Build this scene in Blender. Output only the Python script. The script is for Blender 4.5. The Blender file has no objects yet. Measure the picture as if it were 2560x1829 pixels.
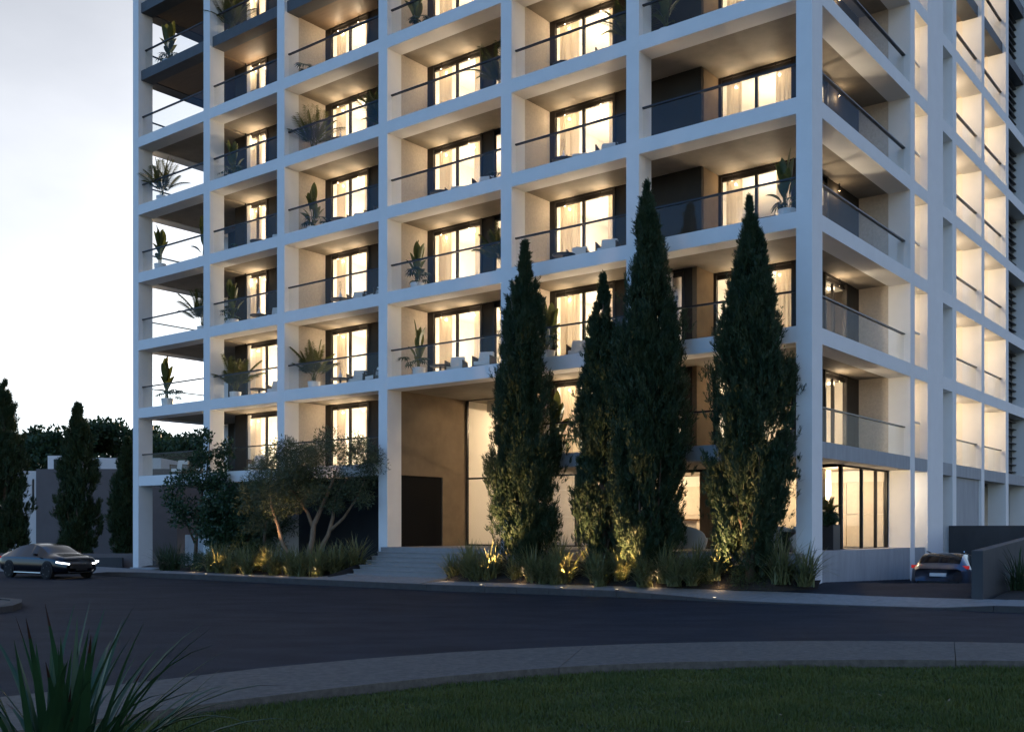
import bpy, math, random
import numpy as np
from mathutils import Vector, Matrix

S = bpy.context.scene
COL = S.collection
PI = math.pi

# ------------------------------------------------------------------ camera
EYE = 2.08
cam_d = bpy.data.cameras.new('camera')
cam_d.sensor_width = 36.0
cam_d.lens = 36.535
cam_d.shift_y = 0.1584
cam_d.clip_start = 0.1
cam_d.clip_end = 3000
cam = bpy.data.objects.new('camera', cam_d)
cam.location = (0, 0, EYE)
cam.rotation_euler = (PI / 2, 0, 0)
COL.objects.link(cam)
S.camera = cam

# ------------------------------------------------------------------ sky, sun, exposure
SUN_AZ = math.radians(4)        # towards the sun, measured from +Y (negative = towards -X)
SUN_EL = math.radians(6.0)
world = bpy.data.worlds.new('World')
S.world = world
world.use_nodes = True
nt = world.node_tree
for n in list(nt.nodes):
    nt.nodes.remove(n)
wout = nt.nodes.new('ShaderNodeOutputWorld')
bg = nt.nodes.new('ShaderNodeBackground')
sky = nt.nodes.new('ShaderNodeTexSky')
sky.sky_type = 'NISHITA'
sky.sun_disc = False
sky.sun_elevation = SUN_EL
sky.sun_rotation = SUN_AZ
sky.altitude = 50
sky.air_density = 1.1
sky.dust_density = 0.6
sky.ozone_density = 6.0
# thin high cloud: takes the sky's own brightness, only less coloured
tc = nt.nodes.new('ShaderNodeTexCoord')
mp = nt.nodes.new('ShaderNodeMapping')
mp.inputs['Scale'].default_value = (1.0, 1.0, 2.2)
mp.inputs['Location'].default_value = (3.29, 7.24, 8.97)
nz = nt.nodes.new('ShaderNodeTexNoise')
nz.inputs['Scale'].default_value = 0.7
nz.inputs['Detail'].default_value = 7
nz.inputs['Roughness'].default_value = 0.55
rmp = nt.nodes.new('ShaderNodeValToRGB')
rmp.color_ramp.elements[0].position = 0.40
rmp.color_ramp.elements[0].color = (0, 0, 0, 1)
rmp.color_ramp.elements[1].position = 0.58
rmp.color_ramp.elements[1].color = (0.93, 0.93, 0.93, 1)
bw = nt.nodes.new('ShaderNodeRGBToBW')
tint = nt.nodes.new('ShaderNodeMixRGB')
tint.blend_type = 'MULTIPLY'
tint.inputs[0].default_value = 1.0
tint.inputs[2].default_value = (0.88, 0.87, 0.85, 1)
mixc = nt.nodes.new('ShaderNodeMixRGB')
lk = nt.links.new
lk(tc.outputs['Generated'], mp.inputs['Vector'])
lk(mp.outputs['Vector'], nz.inputs['Vector'])
lk(nz.outputs['Fac'], rmp.inputs['Fac'])
lk(sky.outputs['Color'], bw.inputs['Color'])
lk(bw.outputs['Val'], tint.inputs[1])
lk(rmp.outputs['Color'], mixc.inputs[0])
lk(sky.outputs['Color'], mixc.inputs[1])
nz2 = nt.nodes.new('ShaderNodeTexNoise')          # finer billows inside the cloud layer
nz2.inputs['Scale'].default_value = 2.6
nz2.inputs['Detail'].default_value = 6
lk(mp.outputs['Vector'], nz2.inputs['Vector'])
mr = nt.nodes.new('ShaderNodeMapRange')
mr.inputs['From Min'].default_value = 0.3
mr.inputs['From Max'].default_value = 0.7
mr.inputs['To Min'].default_value = 0.86
mr.inputs['To Max'].default_value = 1.22
lk(nz2.outputs['Fac'], mr.inputs['Value'])
bil = nt.nodes.new('ShaderNodeMixRGB')
bil.blend_type = 'MULTIPLY'
bil.inputs[0].default_value = 1.0
lk(tint.outputs['Color'], bil.inputs[1])
lk(mr.outputs['Result'], bil.inputs[2])
lk(bil.outputs['Color'], mixc.inputs[2])
lk(mixc.outputs['Color'], bg.inputs['Color'])
bg.inputs['Strength'].default_value = 0.15
lk(bg.outputs['Background'], wout.inputs['Surface'])

sun_d = bpy.data.lights.new('sun', 'SUN')
sun_d.energy = 0.8
sun_d.angle = math.radians(0.6)
sun_d.color = (1.0, 0.72, 0.45)
sun = bpy.data.objects.new('sun', sun_d)
COL.objects.link(sun)
to_sun = Vector((math.sin(SUN_AZ) * math.cos(SUN_EL), math.cos(SUN_AZ) * math.cos(SUN_EL), math.sin(SUN_EL)))
sun.rotation_euler = to_sun.to_track_quat('Z', 'Y').to_euler()
sun.location = (-40, 60, 40)

vs = S.view_settings
S.display_settings.display_device = 'sRGB'
vs.view_transform = 'Standard'
vs.look = 'None'
vs.exposure = 2.42
vs.gamma = 1.0
vs.use_curve_mapping = False
cy = S.cycles
cy.use_denoising = True
cy.max_bounces = 7
cy.diffuse_bounces = 4
cy.glossy_bounces = 3
cy.transmission_bounces = 4
cy.transparent_max_bounces = 16
cy.sample_clamp_indirect = 6.0
cy.caustics_reflective = False
cy.caustics_refractive = False
try:
    cy.use_light_tree = True
except Exception:
    pass

# ------------------------------------------------------------------ materials
MATS = {}


def mat(name, col, rough=0.7, metal=0.0, noise=None, bump=None, spec=0.4, trans=0.0, emit=None, col2=None, coat=0.0, stretch=None):
    m = bpy.data.materials.new(name)
    m.use_nodes = True
    t = m.node_tree
    b = t.nodes['Principled BSDF']
    out = t.nodes['Material Output']
    b.inputs['Base Color'].default_value = (*col, 1)
    b.inputs['Roughness'].default_value = rough
    b.inputs['Metallic'].default_value = metal
    b.inputs['Specular IOR Level'].default_value = spec
    if coat:
        b.inputs['Coat Weight'].default_value = coat
        b.inputs['Coat Roughness'].default_value = 0.03
    vec = None
    if noise or bump:
        co = t.nodes.new('ShaderNodeTexCoord')
        vec = co.outputs['Object']
        if stretch:
            mpg = t.nodes.new('ShaderNodeMapping')
            mpg.inputs['Scale'].default_value = stretch
            t.links.new(vec, mpg.inputs['Vector'])
            vec = mpg.outputs['Vector']
    if noise:
        sc, amt = noise
        n = t.nodes.new('ShaderNodeTexNoise')
        n.inputs['Scale'].default_value = sc
        n.inputs['Detail'].default_value = 6
        n.inputs['Roughness'].default_value = 0.65
        t.links.new(vec, n.inputs['Vector'])
        r = t.nodes.new('ShaderNodeValToRGB')
        r.color_ramp.elements[0].position = 0.3
        r.color_ramp.elements[1].position = 0.7
        c2 = col2 if col2 else tuple(min(1, c * (1 + amt)) for c in col)
        c1 = col if col2 else tuple(c * (1 - amt) for c in col)
        r.color_ramp.elements[0].color = (*c1, 1)
        r.color_ramp.elements[1].color = (*c2, 1)
        t.links.new(n.outputs['Fac'], r.inputs['Fac'])
        t.links.new(r.outputs['Color'], b.inputs['Base Color'])
        colsock = r.outputs['Color']
    if bump:
        sc, st = bump
        n2 = t.nodes.new('ShaderNodeTexNoise')
        n2.inputs['Scale'].default_value = sc
        n2.inputs['Detail'].default_value = 4
        t.links.new(vec, n2.inputs['Vector'])
        bp = t.nodes.new('ShaderNodeBump')
        bp.inputs['Strength'].default_value = st
        bp.inputs['Distance'].default_value = 0.02
        t.links.new(n2.outputs['Fac'], bp.inputs['Height'])
        t.links.new(bp.outputs['Normal'], b.inputs['Normal'])
    if emit:
        b.inputs['Emission Color'].default_value = (*emit[0], 1)
        b.inputs['Emission Strength'].default_value = emit[1]
    if trans:
        tr = t.nodes.new('ShaderNodeBsdfTranslucent')
        if noise:
            t.links.new(colsock, tr.inputs['Color'])
        else:
            tr.inputs['Color'].default_value = (*col, 1)
        mx = t.nodes.new('ShaderNodeMixShader')
        mx.inputs[0].default_value = trans
        t.links.new(b.outputs[0], mx.inputs[1])
        t.links.new(tr.outputs[0], mx.inputs[2])
        t.links.new(mx.outputs[0], out.inputs['Surface'])
    MATS[name] = m
    return m


def glass(name, tint_c=(0.93, 0.95, 0.95), base=0.04, gain=0.85):
    m = bpy.data.materials.new(name)
    m.use_nodes = True
    t = m.node_tree
    for n in list(t.nodes):
        t.nodes.remove(n)
    out = t.nodes.new('ShaderNodeOutputMaterial')
    tr = t.nodes.new('ShaderNodeBsdfTransparent')
    tr.inputs['Color'].default_value = (*tint_c, 1)
    gl = t.nodes.new('ShaderNodeBsdfGlossy')
    gl.inputs['Roughness'].default_value = 0.01
    gl.inputs['Color'].default_value = (0.9, 0.93, 0.95, 1)
    lw = t.nodes.new('ShaderNodeLayerWeight')
    lw.inputs['Blend'].default_value = 0.5
    p = t.nodes.new('ShaderNodeMath'); p.operation = 'POWER'; p.inputs[1].default_value = 5
    q = t.nodes.new('ShaderNodeMath'); q.operation = 'MULTIPLY_ADD'
    q.inputs[1].default_value = gain; q.inputs[2].default_value = base
    mx = t.nodes.new('ShaderNodeMixShader')
    t.links.new(lw.outputs['Facing'], p.inputs[0])
    t.links.new(p.outputs[0], q.inputs[0])
    t.links.new(q.outputs[0], mx.inputs[0])
    t.links.new(tr.outputs[0], mx.inputs[1])
    t.links.new(gl.outputs[0], mx.inputs[2])
    t.links.new(mx.outputs[0], out.inputs['Surface'])
    MATS[name] = m
    return m


mat('frame_white', (0.78, 0.77, 0.75), 0.75, noise=(1.2, 0.035), bump=(60, 0.06))
mat('soffit', (0.24, 0.205, 0.16), 0.8, noise=(0.9, 0.20), bump=(20, 0.08))
mat('plaster', (0.52, 0.455, 0.375), 0.85, noise=(14, 0.12), bump=(35, 0.5))
mat('dark_clad', (0.056, 0.045, 0.034), 0.8, spec=0.15, noise=(1.0, 0.15), bump=(40, 0.05))
mat('dark_slab', (0.085, 0.09, 0.095), 0.65, noise=(2, 0.12))
mat('brown_soffit', (0.17, 0.12, 0.08), 0.6, noise=(1.5, 0.12), stretch=(1, 6, 1))
mat('tan_wall', (0.19, 0.135, 0.08), 0.8, noise=(1.4, 0.16), bump=(25, 0.08))
mat('metal_dark', (0.028, 0.024, 0.021), 0.4, metal=0.3)
mat('rail_metal', (0.03, 0.03, 0.032), 0.35, metal=0.4)
mat('concrete', (0.36, 0.365, 0.37), 0.85, noise=(1.3, 0.12), bump=(18, 0.15), stretch=(2.5, 2.5, 0.5))
mat('room_wall', (0.80, 0.75, 0.67), 0.9, noise=(1, 0.03))
mat('room_wood', (0.22, 0.13, 0.07), 0.6, noise=(2, 0.2), stretch=(6, 6, 0.6))
mat('floor_stone', (0.58, 0.53, 0.46), 0.6, noise=(2, 0.08))
mat('curtain', (0.62, 0.52, 0.40), 0.9, trans=0.35)
mat('stone_panel', (0.66, 0.58, 0.47), 0.6, noise=(2.5, 0.10), bump=(9, 0.05))
mat('navy_wall', (0.03, 0.032, 0.036), 0.7, noise=(1, 0.15))
mat('dark_wall', (0.05, 0.052, 0.055), 0.75, noise=(1.2, 0.18), bump=(20, 0.1), stretch=(1, 1, 0.4))
mat('house_grey', (0.13, 0.115, 0.115), 0.8, noise=(0.6, 0.12), bump=(12, 0.1))
mat('house_white', (0.62, 0.60, 0.58), 0.8, noise=(0.8, 0.05))
mat('asphalt', (0.025, 0.027, 0.033), 0.85, noise=(0.5, 0.35), bump=(220, 0.5), spec=0.15, stretch=(1, 2.2, 1))
mat('paving', (0.25, 0.235, 0.215), 0.85, noise=(5, 0.16), bump=(120, 0.35))
mat('paving_near', (0.115, 0.10, 0.082), 0.9, noise=(9, 0.32), bump=(70, 0.8))
mat('kerb', (0.055, 0.052, 0.05), 0.85, noise=(3, 0.2), bump=(60, 0.3))
mat('step_stone', (0.25, 0.24, 0.23), 0.75, noise=(4, 0.08), bump=(60, 0.1))
mat('soil', (0.035, 0.026, 0.019), 0.95, noise=(6, 0.35), bump=(25, 0.8))
mat('earth', (0.05, 0.052, 0.03), 0.95, noise=(0.3, 0.3))
mat('grass', (0.045, 0.074, 0.013), 0.6, noise=(1.0, 0.4), trans=0.2, col2=(0.105, 0.12, 0.022))
mat('lawn_soil', (0.018, 0.03, 0.010), 0.95, noise=(3, 0.4))
mat('cypress_leaf', (0.012, 0.042, 0.018), 0.6, noise=(2.0, 0.4), trans=0.15, col2=(0.048, 0.066, 0.022))
mat('bark', (0.12, 0.085, 0.06), 0.9, noise=(8, 0.3), bump=(30, 0.8), stretch=(1, 1, 0.25))
mat('olive_bark', (0.24, 0.165, 0.11), 0.9, noise=(9, 0.3), bump=(25, 0.8), stretch=(1, 1, 0.3))
mat('olive_leaf', (0.055, 0.075, 0.038), 0.5, noise=(2, 0.3), trans=0.2, col2=(0.10, 0.125, 0.062))
mat('leafy_leaf', (0.018, 0.05, 0.025), 0.45, noise=(2, 0.4), trans=0.2, col2=(0.035, 0.075, 0.03))
mat('clump_leaf', (0.11, 0.125, 0.05), 0.40, noise=(3, 0.3), trans=0.25, col2=(0.24, 0.235, 0.10))
mat('clump_dark', (0.03, 0.055, 0.025), 0.45, noise=(3, 0.3), trans=0.2, col2=(0.06, 0.085, 0.035))
mat('shrub_leaf', (0.04, 0.06, 0.018), 0.55, noise=(4, 0.35), trans=0.2, col2=(0.08, 0.10, 0.03))
mat('far_leaf', (0.022, 0.05, 0.02), 0.6, noise=(0.5, 0.4), trans=0.2, col2=(0.045, 0.08, 0.03))
mat('flax_leaf', (0.018, 0.05, 0.02), 0.38, noise=(5, 0.3), trans=0.15, col2=(0.035, 0.085, 0.03), stretch=(1, 1, 0.2))
mat('flax_brown', (0.05, 0.02, 0.012), 0.5, noise=(4, 0.3))
mat('paddle_leaf', (0.06, 0.09, 0.025), 0.4, noise=(3, 0.3), trans=0.45, col2=(0.15, 0.14, 0.035))
mat('palm_leaf', (0.07, 0.09, 0.025), 0.5, noise=(3, 0.3), trans=0.45, col2=(0.15, 0.13, 0.04))
mat('fern_leaf', (0.02, 0.05, 0.02), 0.45, noise=(3, 0.3), trans=0.25)
mat('pot_white', (0.72, 0.70, 0.67), 0.5)
mat('pot_dark', (0.03, 0.03, 0.032), 0.5)
mat('cushion', (0.72, 0.69, 0.64), 0.95, noise=(10, 0.04), bump=(60, 0.1))
mat('rope', (0.12, 0.085, 0.055), 0.8)
mat('table_dark', (0.035, 0.028, 0.022), 0.4)
mat('vase_white', (0.62, 0.62, 0.64), 0.3)
mat('twig', (0.14, 0.10, 0.07), 0.9)
mat('downlight', (1, 0.85, 0.6), emit=((1.0, 0.78, 0.5), 0.25))
mat('lamp_glow', (1, 0.9, 0.75), emit=((1.0, 0.80, 0.52), 0.6))
mat('car_paint', (0.003, 0.004, 0.007), 0.22, metal=0.0, coat=0.4, spec=0.3)
mat('car_silver', (0.09, 0.11, 0.15), 0.3, metal=0.3, coat=0.6, spec=0.5)
mat('car_glass', (0.008, 0.009, 0.011), 0.08, spec=0.5)
mat('car_black', (0.008, 0.008, 0.009), 0.6)
mat('chrome', (0.6, 0.6, 0.62), 0.15, metal=1.0)
mat('tyre', (0.012, 0.012, 0.012), 0.9)
mat('rim', (0.4, 0.4, 0.42), 0.35, metal=0.8)
mat('headlight', (0.9, 0.93, 1), emit=((0.92, 0.96, 1.0), 1.4))
mat('taillight', (0.5, 0.01, 0.01), emit=((1.0, 0.05, 0.04), 0.05))
mat('dry_leaf', (0.20, 0.15, 0.09), 0.8)
mat('lounge', (0.42, 0.44, 0.42), 0.9, bump=(70, 0.1))
glass('glass_rail', (0.955, 0.965, 0.965), 0.012, 0.10)
glass('glass_pane', (0.97, 0.97, 0.96), 0.03, 0.4)


# ------------------------------------------------------------------ mesh helpers
def link(o, parent=None):
    COL.objects.link(o)
    if parent is not None:
        o.parent = parent
    return o


def tag(o, label=None, cat=None, group=None, kind=None):
    if label: o['label'] = label
    if cat: o['category'] = cat
    if group: o['group'] = group
    if kind: o['kind'] = kind
    return o


def empty(name, loc=(0, 0, 0), rz=0.0, scale=1.0):
    o = bpy.data.objects.new(name, None)
    o.empty_display_size = 0.3
    o.location = loc
    o.rotation_euler = (0, 0, rz)
    o.scale = (scale, scale, scale)
    COL.objects.link(o)
    return o


def np_mesh(name, V, F, mats, smooth=False, midx=None):
    """V (n,3); F (m,k) int array with constant k."""
    V = np.asarray(V, dtype=np.float32); F = np.asarray(F, dtype=np.int32)
    me = bpy.data.meshes.new(name)
    n, (m, k) = len(V), F.shape
    me.vertices.add(n); me.vertices.foreach_set('co', V.ravel())
    me.loops.add(m * k); me.loops.foreach_set('vertex_index', F.ravel())
    me.polygons.add(m)
    me.polygons.foreach_set('loop_start', np.arange(0, m * k, k, dtype=np.int32))
    me.polygons.foreach_set('loop_total', np.full(m, k, dtype=np.int32))
    if smooth:
        me.polygons.foreach_set('use_smooth', np.ones(m, dtype=bool))
    if midx is not None:
        me.polygons.foreach_set('material_index', np.asarray(midx, dtype=np.int32))
    for x in (mats if isinstance(mats, (list, tuple)) else [mats]):
        me.materials.append(MATS[x])
    me.update(calc_edges=True)
    me.validate()
    return me


class MB:
    def __init__(self):
        self.v = []; self.f = []

    def add(self, vs_, fs):
        o = len(self.v)
        self.v.extend([tuple(p) for p in vs_]); self.f.extend([tuple(i + o for i in q) for q in fs])
        return self

    def box(self, x0, x1, y0, y1, z0, z1):
        if x0 > x1: x0, x1 = x1, x0
        if y0 > y1: y0, y1 = y1, y0
        return self.add([(x0, y0, z0), (x1, y0, z0), (x1, y1, z0), (x0, y1, z0), (x0, y0, z1), (x1, y0, z1), (x1, y1, z1), (x0, y1, z1)],
                        [(0, 3, 2, 1), (4, 5, 6, 7), (0, 1, 5, 4), (1, 2, 6, 5), (2, 3, 7, 6), (3, 0, 4, 7)])

    def ub(self, u0, u1, v0, v1, z0, z1):          # box in building coordinates (u to the open corner, v into the building)
        return self.box(-u0, -u1, v0, v1, z0, z1)

    def prism(self, poly, z0, z1):
        n = len(poly)
        vs_ = [(x, y, z0) for x, y in poly] + [(x, y, z1) for x, y in poly]
        fs = [tuple(range(n - 1, -1, -1)), tuple(range(n, 2 * n))] + [(i, (i + 1) % n, n + (i + 1) % n, n + i) for i in range(n)]
        return self.add(vs_, fs)

    def hexa(self, b4, t4):
        return self.add(list(b4) + list(t4), [(0, 3, 2, 1), (4, 5, 6, 7), (0, 1, 5, 4), (1, 2, 6, 5), (2, 3, 7, 6), (3, 0, 4, 7)])

    def lathe(self, prof, n=20, c=(0, 0, 0)):
        vs_ = []; fs = []
        for r, z in prof:
            for i in range(n):
                a = 2 * PI * i / n
                vs_.append((c[0] + r * math.cos(a), c[1] + r * math.sin(a), c[2] + z))
        for j in range(len(prof) - 1):
            for i in range(n):
                fs.append((j * n + i, j * n + (i + 1) % n, (j + 1) * n + (i + 1) % n, (j + 1) * n + i))
        fs.append(tuple(range(n - 1, -1, -1)))
        fs.append(tuple((len(prof) - 1) * n + i for i in range(n)))
        return self.add(vs_, fs)

    def tube(self, pts, rad, n=8):
        pts = [Vector(p) for p in pts]
        if not isinstance(rad, (list, tuple)): rad = [rad] * len(pts)
        vs_ = []; fs = []
        for j, p in enumerate(pts):
            d = (pts[min(j + 1, len(pts) - 1)] - pts[max(j - 1, 0)]).normalized()
            a = d.orthogonal().normalized() if j == 0 else (a - d * a.dot(d)).normalized()
            b = d.cross(a)
            for i in range(n):
                t = 2 * PI * i / n
                vs_.append(p + (a * math.cos(t) + b * math.sin(t)) * rad[j])
        for j in range(len(pts) - 1):
            for i in range(n):
                fs.append((j * n + i, j * n + (i + 1) % n, (j + 1) * n + (i + 1) % n, (j + 1) * n + i))
        fs.append(tuple(range(n - 1, -1, -1)))
        fs.append(tuple((len(pts) - 1) * n + i for i in range(n)))
        return self.add(vs_, fs)

    def mesh(self, name, m, smooth=False):
        me = bpy.data.meshes.new(name)
        me.from_pydata(self.v, [], self.f)
        me.materials.append(MATS[m])
        if smooth:
            me.polygons.foreach_set('use_smooth', [True] * len(me.polygons))
        me.update()
        return me

    def build(self, name, m, parent=None, smooth=False, bevel=0.0, loc=None):
        o = bpy.data.objects.new(name, self.mesh(name, m, smooth))
        if loc is not None: o.location = loc
        link(o, parent)
        if bevel:
            bv = o.modifiers.new('bevel', 'BEVEL'); bv.width = bevel; bv.segments = 2; bv.limit_method = 'ANGLE'
        return o


def inst(me, name, parent=None, loc=(0, 0, 0), rot=(0, 0, 0), scale=(1, 1, 1)):
    o = bpy.data.objects.new(name, me)
    o.location = loc; o.rotation_euler = rot; o.scale = scale
    return link(o, parent)


# ------------------------------------------------------------------ building frame
CX, CY = 8.8424, 30.63
LX, LY = -0.7878, 0.6161
RX, RY = 0.6161, 0.7878
RZ = math.atan2(-0.6161, 0.7878)


def W(u, v, z=0.0):
    return (CX + u * LX + v * RX, CY + u * LY + v * RY, z)


def T(k): return 4.70 + 3.4 * k
def Bt(k): return 4.21 + 3.4 * k


KTOP = 9
COLS = dict(A=35.06, B=29.16, C=23.82, D=17.54, E=11.25, F=5.91, G=0.0)
CW = 0.49
BAYS = dict(AB=(29.65, 35.06), BC=(24.31, 29.16), CD=(18.03, 23.82), DE=(11.74, 17.54), EF=(6.40, 11.25), FG=(0.49, 5.91))
BAYNAME = dict(AB='open corner bay', BC='bay next to the open corner', CD='bay above the olive tree', DE='bay above the entrance',
               EF='bay above the slim cypress', FG='solid corner bay')
ORD = ['first', 'second', 'third', 'fourth', 'fifth', 'sixth', 'seventh', 'eighth', 'ninth']
PZ = 1.34          # plaza level
GAR = 0.20         # ground under the raised bays

bld = empty('apartment_building', W(0, 0, 0), RZ)
tag(bld, 'white gridded apartment building with lit recessed balconies above the planted entrance', 'apartment building')
WARM = (1.0, 0.76, 0.49)


def bpart(name, m, *boxes, bevel=0.0):
    mb = MB()
    for b in boxes: mb.ub(*b)
    return mb.build(name, m, bld, bevel=bevel)


ZT = T(KTOP)
# columns of the front grid and of the return facade
for n, u in COLS.items():
    bpart('column', 'frame_white', (u, u + CW, 0.0, 0.80, -0.3 if n in 'ABCG' else 0.3, ZT))
RCOLS = dict(H=(9.24, 9.75), I=(11.32, 13.34), J=(14.70, 15.24), K=(19.21, 19.70), L=(23.64, 24.17), M=(28.10, 28.60))
for n, (v0, v1) in RCOLS.items():
    bpart('column', 'frame_white', (0.0, 0.80, v0, v1, -1.5, ZT))
bpart('column', 'frame_white', (34.75, 35.55, 5.3, 5.8, -0.2, ZT))
bpart('column', 'frame_white', (34.75, 35.55, 11.5, 12.0, -0.2, ZT))

# beams
for k in range(0, KTOP + 1):
    z0, z1 = Bt(k), T(k)
    for b, (u0, u1) in BAYS.items():
        if b == 'DE' and k == 0: continue
        if k >= 6:
            bpart('dark_beam', 'dark_slab', (u0 + .002, u1 - .002, 0.15, 0.80, z0, z1))
        else:
            m = 'concrete' if (k == 0 and b in ('EF', 'FG')) else 'frame_white'
            e = 0.02 if k == 0 else 0.003
            bpart('beam', m, (u0 - .01, u1 + .01, e, 0.795, z0, z1))
    for (v0, v1) in ((0.80, 9.24), (9.75, 11.32), (13.34, 14.70), (15.24, 19.21), (19.70, 23.64), (24.17, 28.10)):
        if k >= 6:
            bpart('dark_beam', 'dark_slab', (0.15, 0.80, v0 + .002, v1 - .002, z0, z1))
        else:
            m = 'concrete' if k == 0 else 'frame_white'
            e = 0.02 if k == 0 else 0.003
            bpart('beam', m, (e, 0.795, v0 - .01, v1 + .01, z0, z1))
    bpart('beam', 'frame_white' if k < 6 else 'dark_slab', (34.765, 35.545, 0.81, 11.5, z0, z1))
    # floor slabs: balcony strip and rooms
    soff = 'soffit' if k < 6 else 'brown_soffit'
    for b, (u0, u1) in BAYS.items():
        if b == 'DE' and k == 0: continue
        vb = 2.38
        if b == 'AB':
            bpart('slab', soff if k >= 6 else 'soffit', (30.3, 34.76, 0.80, 4.9, z0 + .04, z1 - .06))
            bpart('slab', soff, (29.66, 30.295, 0.80, 2.38, z0 + .04, z1 - .06))
            continue
        if b == 'FG':
            bpart('slab', soff, (0.80, u1 + .24, 0.80, 3.64, z0 + .04, z1 - .06))
            bpart('slab', soff, (0.80, 1.90, 3.645, 9.24, z0 + .04, z1 - .06))
            bpart('room_slab', 'room_wall', (1.905, u1 + .24, 3.645, 9.2, z0 + .05, z1 - .055))
            continue
        bpart('slab', soff, (u0 - .245, u1 + .245, 0.80, vb, z0 + .04, z1 - .06))
        bpart('room_slab', 'room_wall', (u0 - .245, u1 + .245, vb + .005, 7.2, z0 + .05, z1 - .055))

# pale balcony floor finish, unseen from below, added to bounce light onto the soffits
for k in range(0, KTOP):
    for b, (u0, u1) in BAYS.items():
        if b == 'DE' and k == 0: continue
        if b == 'AB': bpart('balcony_bounce_floor', 'floor_stone', (30.45, 34.75, .81, 4.84, T(k) - .062, T(k) - .045))
        elif b == 'FG': bpart('balcony_bounce_floor', 'floor_stone', (1.88, 5.90, .81, 3.6, T(k) - .062, T(k) - .045), (.81, 1.878, .81, 9.23, T(k) - .062, T(k) - .045))
        else: bpart('balcony_bounce_floor', 'floor_stone', (u0 + .01, u1 - .01, .81, 2.33, T(k) - .062, T(k) - .045))
# solid core and roof
bpart('core', 'dark_clad', (2.0, 29.5, 9.4, 30.0, -1, ZT - .1))
bpart('core', 'room_wall', (6.2, 30.2, 7.2, 9.35, T(0) + .01, ZT - .12))
bpart('roof', 'dark_slab', (-.05, 35.6, -0.05, 30.0, ZT + .001, ZT + .5))
# party walls between rooms, from the window line inward
for n in 'BCDEF':
    u = COLS[n]
    bpart('party_wall', 'room_wall', (u + .08, u + .40, 2.40, 7.3, T(0) - .2, ZT - .15))
# balcony partitions in line with the columns
for n in 'CDE':
    u = COLS[n]
    for k in range(0, KTOP):
        if n == 'D' and k == 0: continue
        if n == 'E' and k == 0: continue
        bpart('balcony_wall', 'plaster', (u + .003, u + .47, 0.80, 2.38, T(k) - .07, Bt(k + 1) + .06))

# west side balconies: back wall and apartment flank
bpart('flank_wall', 'dark_clad', (29.68, 30.44, 2.45, 4.9, T(0) - .3, ZT - .15))
bpart('back_wall', 'dark_clad', (30.44, 34.3, 4.85, 5.2, T(0) - .3, ZT - .15))


# ---- windows
def window(plane, a0, a1, vpos, z0, z1, mull=(), head=0.24, flip=False):
    """frame in the wall line; plane 'f' = front (a along u), 'r' = return facade (a along v, vpos = u)."""
    def ub(mb, p0, p1, q0, q1, zz0, zz1):
        if plane == 'f': mb.ub(p0, p1, q0, q1, zz0, zz1)
        else: mb.ub(q0, q1, p0, p1, zz0, zz1)
    s = 1
    m = MB()
    d0, d1 = vpos - .03, vpos + .12
    ub(m, a0 - .10, a0, d0, d1, z0, z1)
    ub(m, a1, a1 + .10, d0, d1, z0, z1)
    ub(m, a0, a1, d0 + .012, d1, z1 - .07, z1)
    ub(m, a0, a1, d0 + .06, d1, z1 - head, z1 - head + .06)
    ub(m, a0, a1, d0, d1, z0, z0 + .06)
    w = m.build('window', 'metal_dark', bld)
    zt = z1 - head
    edges = [a0] + [x for x in mull] + [a1]
    for i, x in enumerate(mull):
        mm = MB(); ub(mm, x - .045, x + .045, d0 + .03, d1 - .01, z0 + .06, zt)
        mm.build('mullion', 'metal_dark', w)
    for i in range(len(edges) - 1):
        e0 = edges[i] + (.045 if i else 0); e1 = edges[i + 1] - (.045 if i < len(edges) - 2 else 0)
        mm = MB(); ub(mm, e0, e1, vpos + .05, vpos + .062, z0 + .06, zt)
        mm.build('pane', 'glass_pane', w)
    # pelmet; the added cylinder lights hang in front of it
    pm = MB(); ub(pm, a0, a1, d0 + .10, d1, z1 - head + .06, z1 - .07)
    pm.build('window_head', 'metal_dark', w)
    return w


ROOMC = (1.0, 0.84, 0.64)


def lamp(name, kind, loc, energy, size=0.1, color=WARM, rot=None, spot=None, parent=None):
    l = bpy.data.lights.new(name, kind)
    l.energy = energy
    l.color = color
    if kind in ('POINT', 'SPOT'): l.shadow_soft_size = size
    if kind == 'SPOT':
        l.spot_size = spot[0]; l.spot_blend = spot[1]
    if kind == 'AREA':
        l.shape = 'RECTANGLE'; l.size, l.size_y = size
    o = bpy.data.objects.new(name, l)
    o.location = loc
    if rot is not None: o.rotation_euler = rot
    link(o, parent)
    return o


def downlight(u, v, z, power, soft=.05):
    """made-up cylinder under the window head, carrying a lamp added to brighten the balcony"""
    mb = MB(); mb.lathe([(0.02, -.25), (0.02, 0.02)], 8, (-u, v, z))
    d = mb.build('added_cylinder_light', 'metal_dark', bld)
    mb = MB(); mb.lathe([(0.016, -.256), (0.016, -.251)], 8, (-u, v, z))
    mb.build('lens', 'downlight', d)
    lamp('balcony_fill_lamp', 'POINT', (-u, v, z - .30), power, soft, parent=bld)  # added fill for soffit, side walls and column returns


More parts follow.
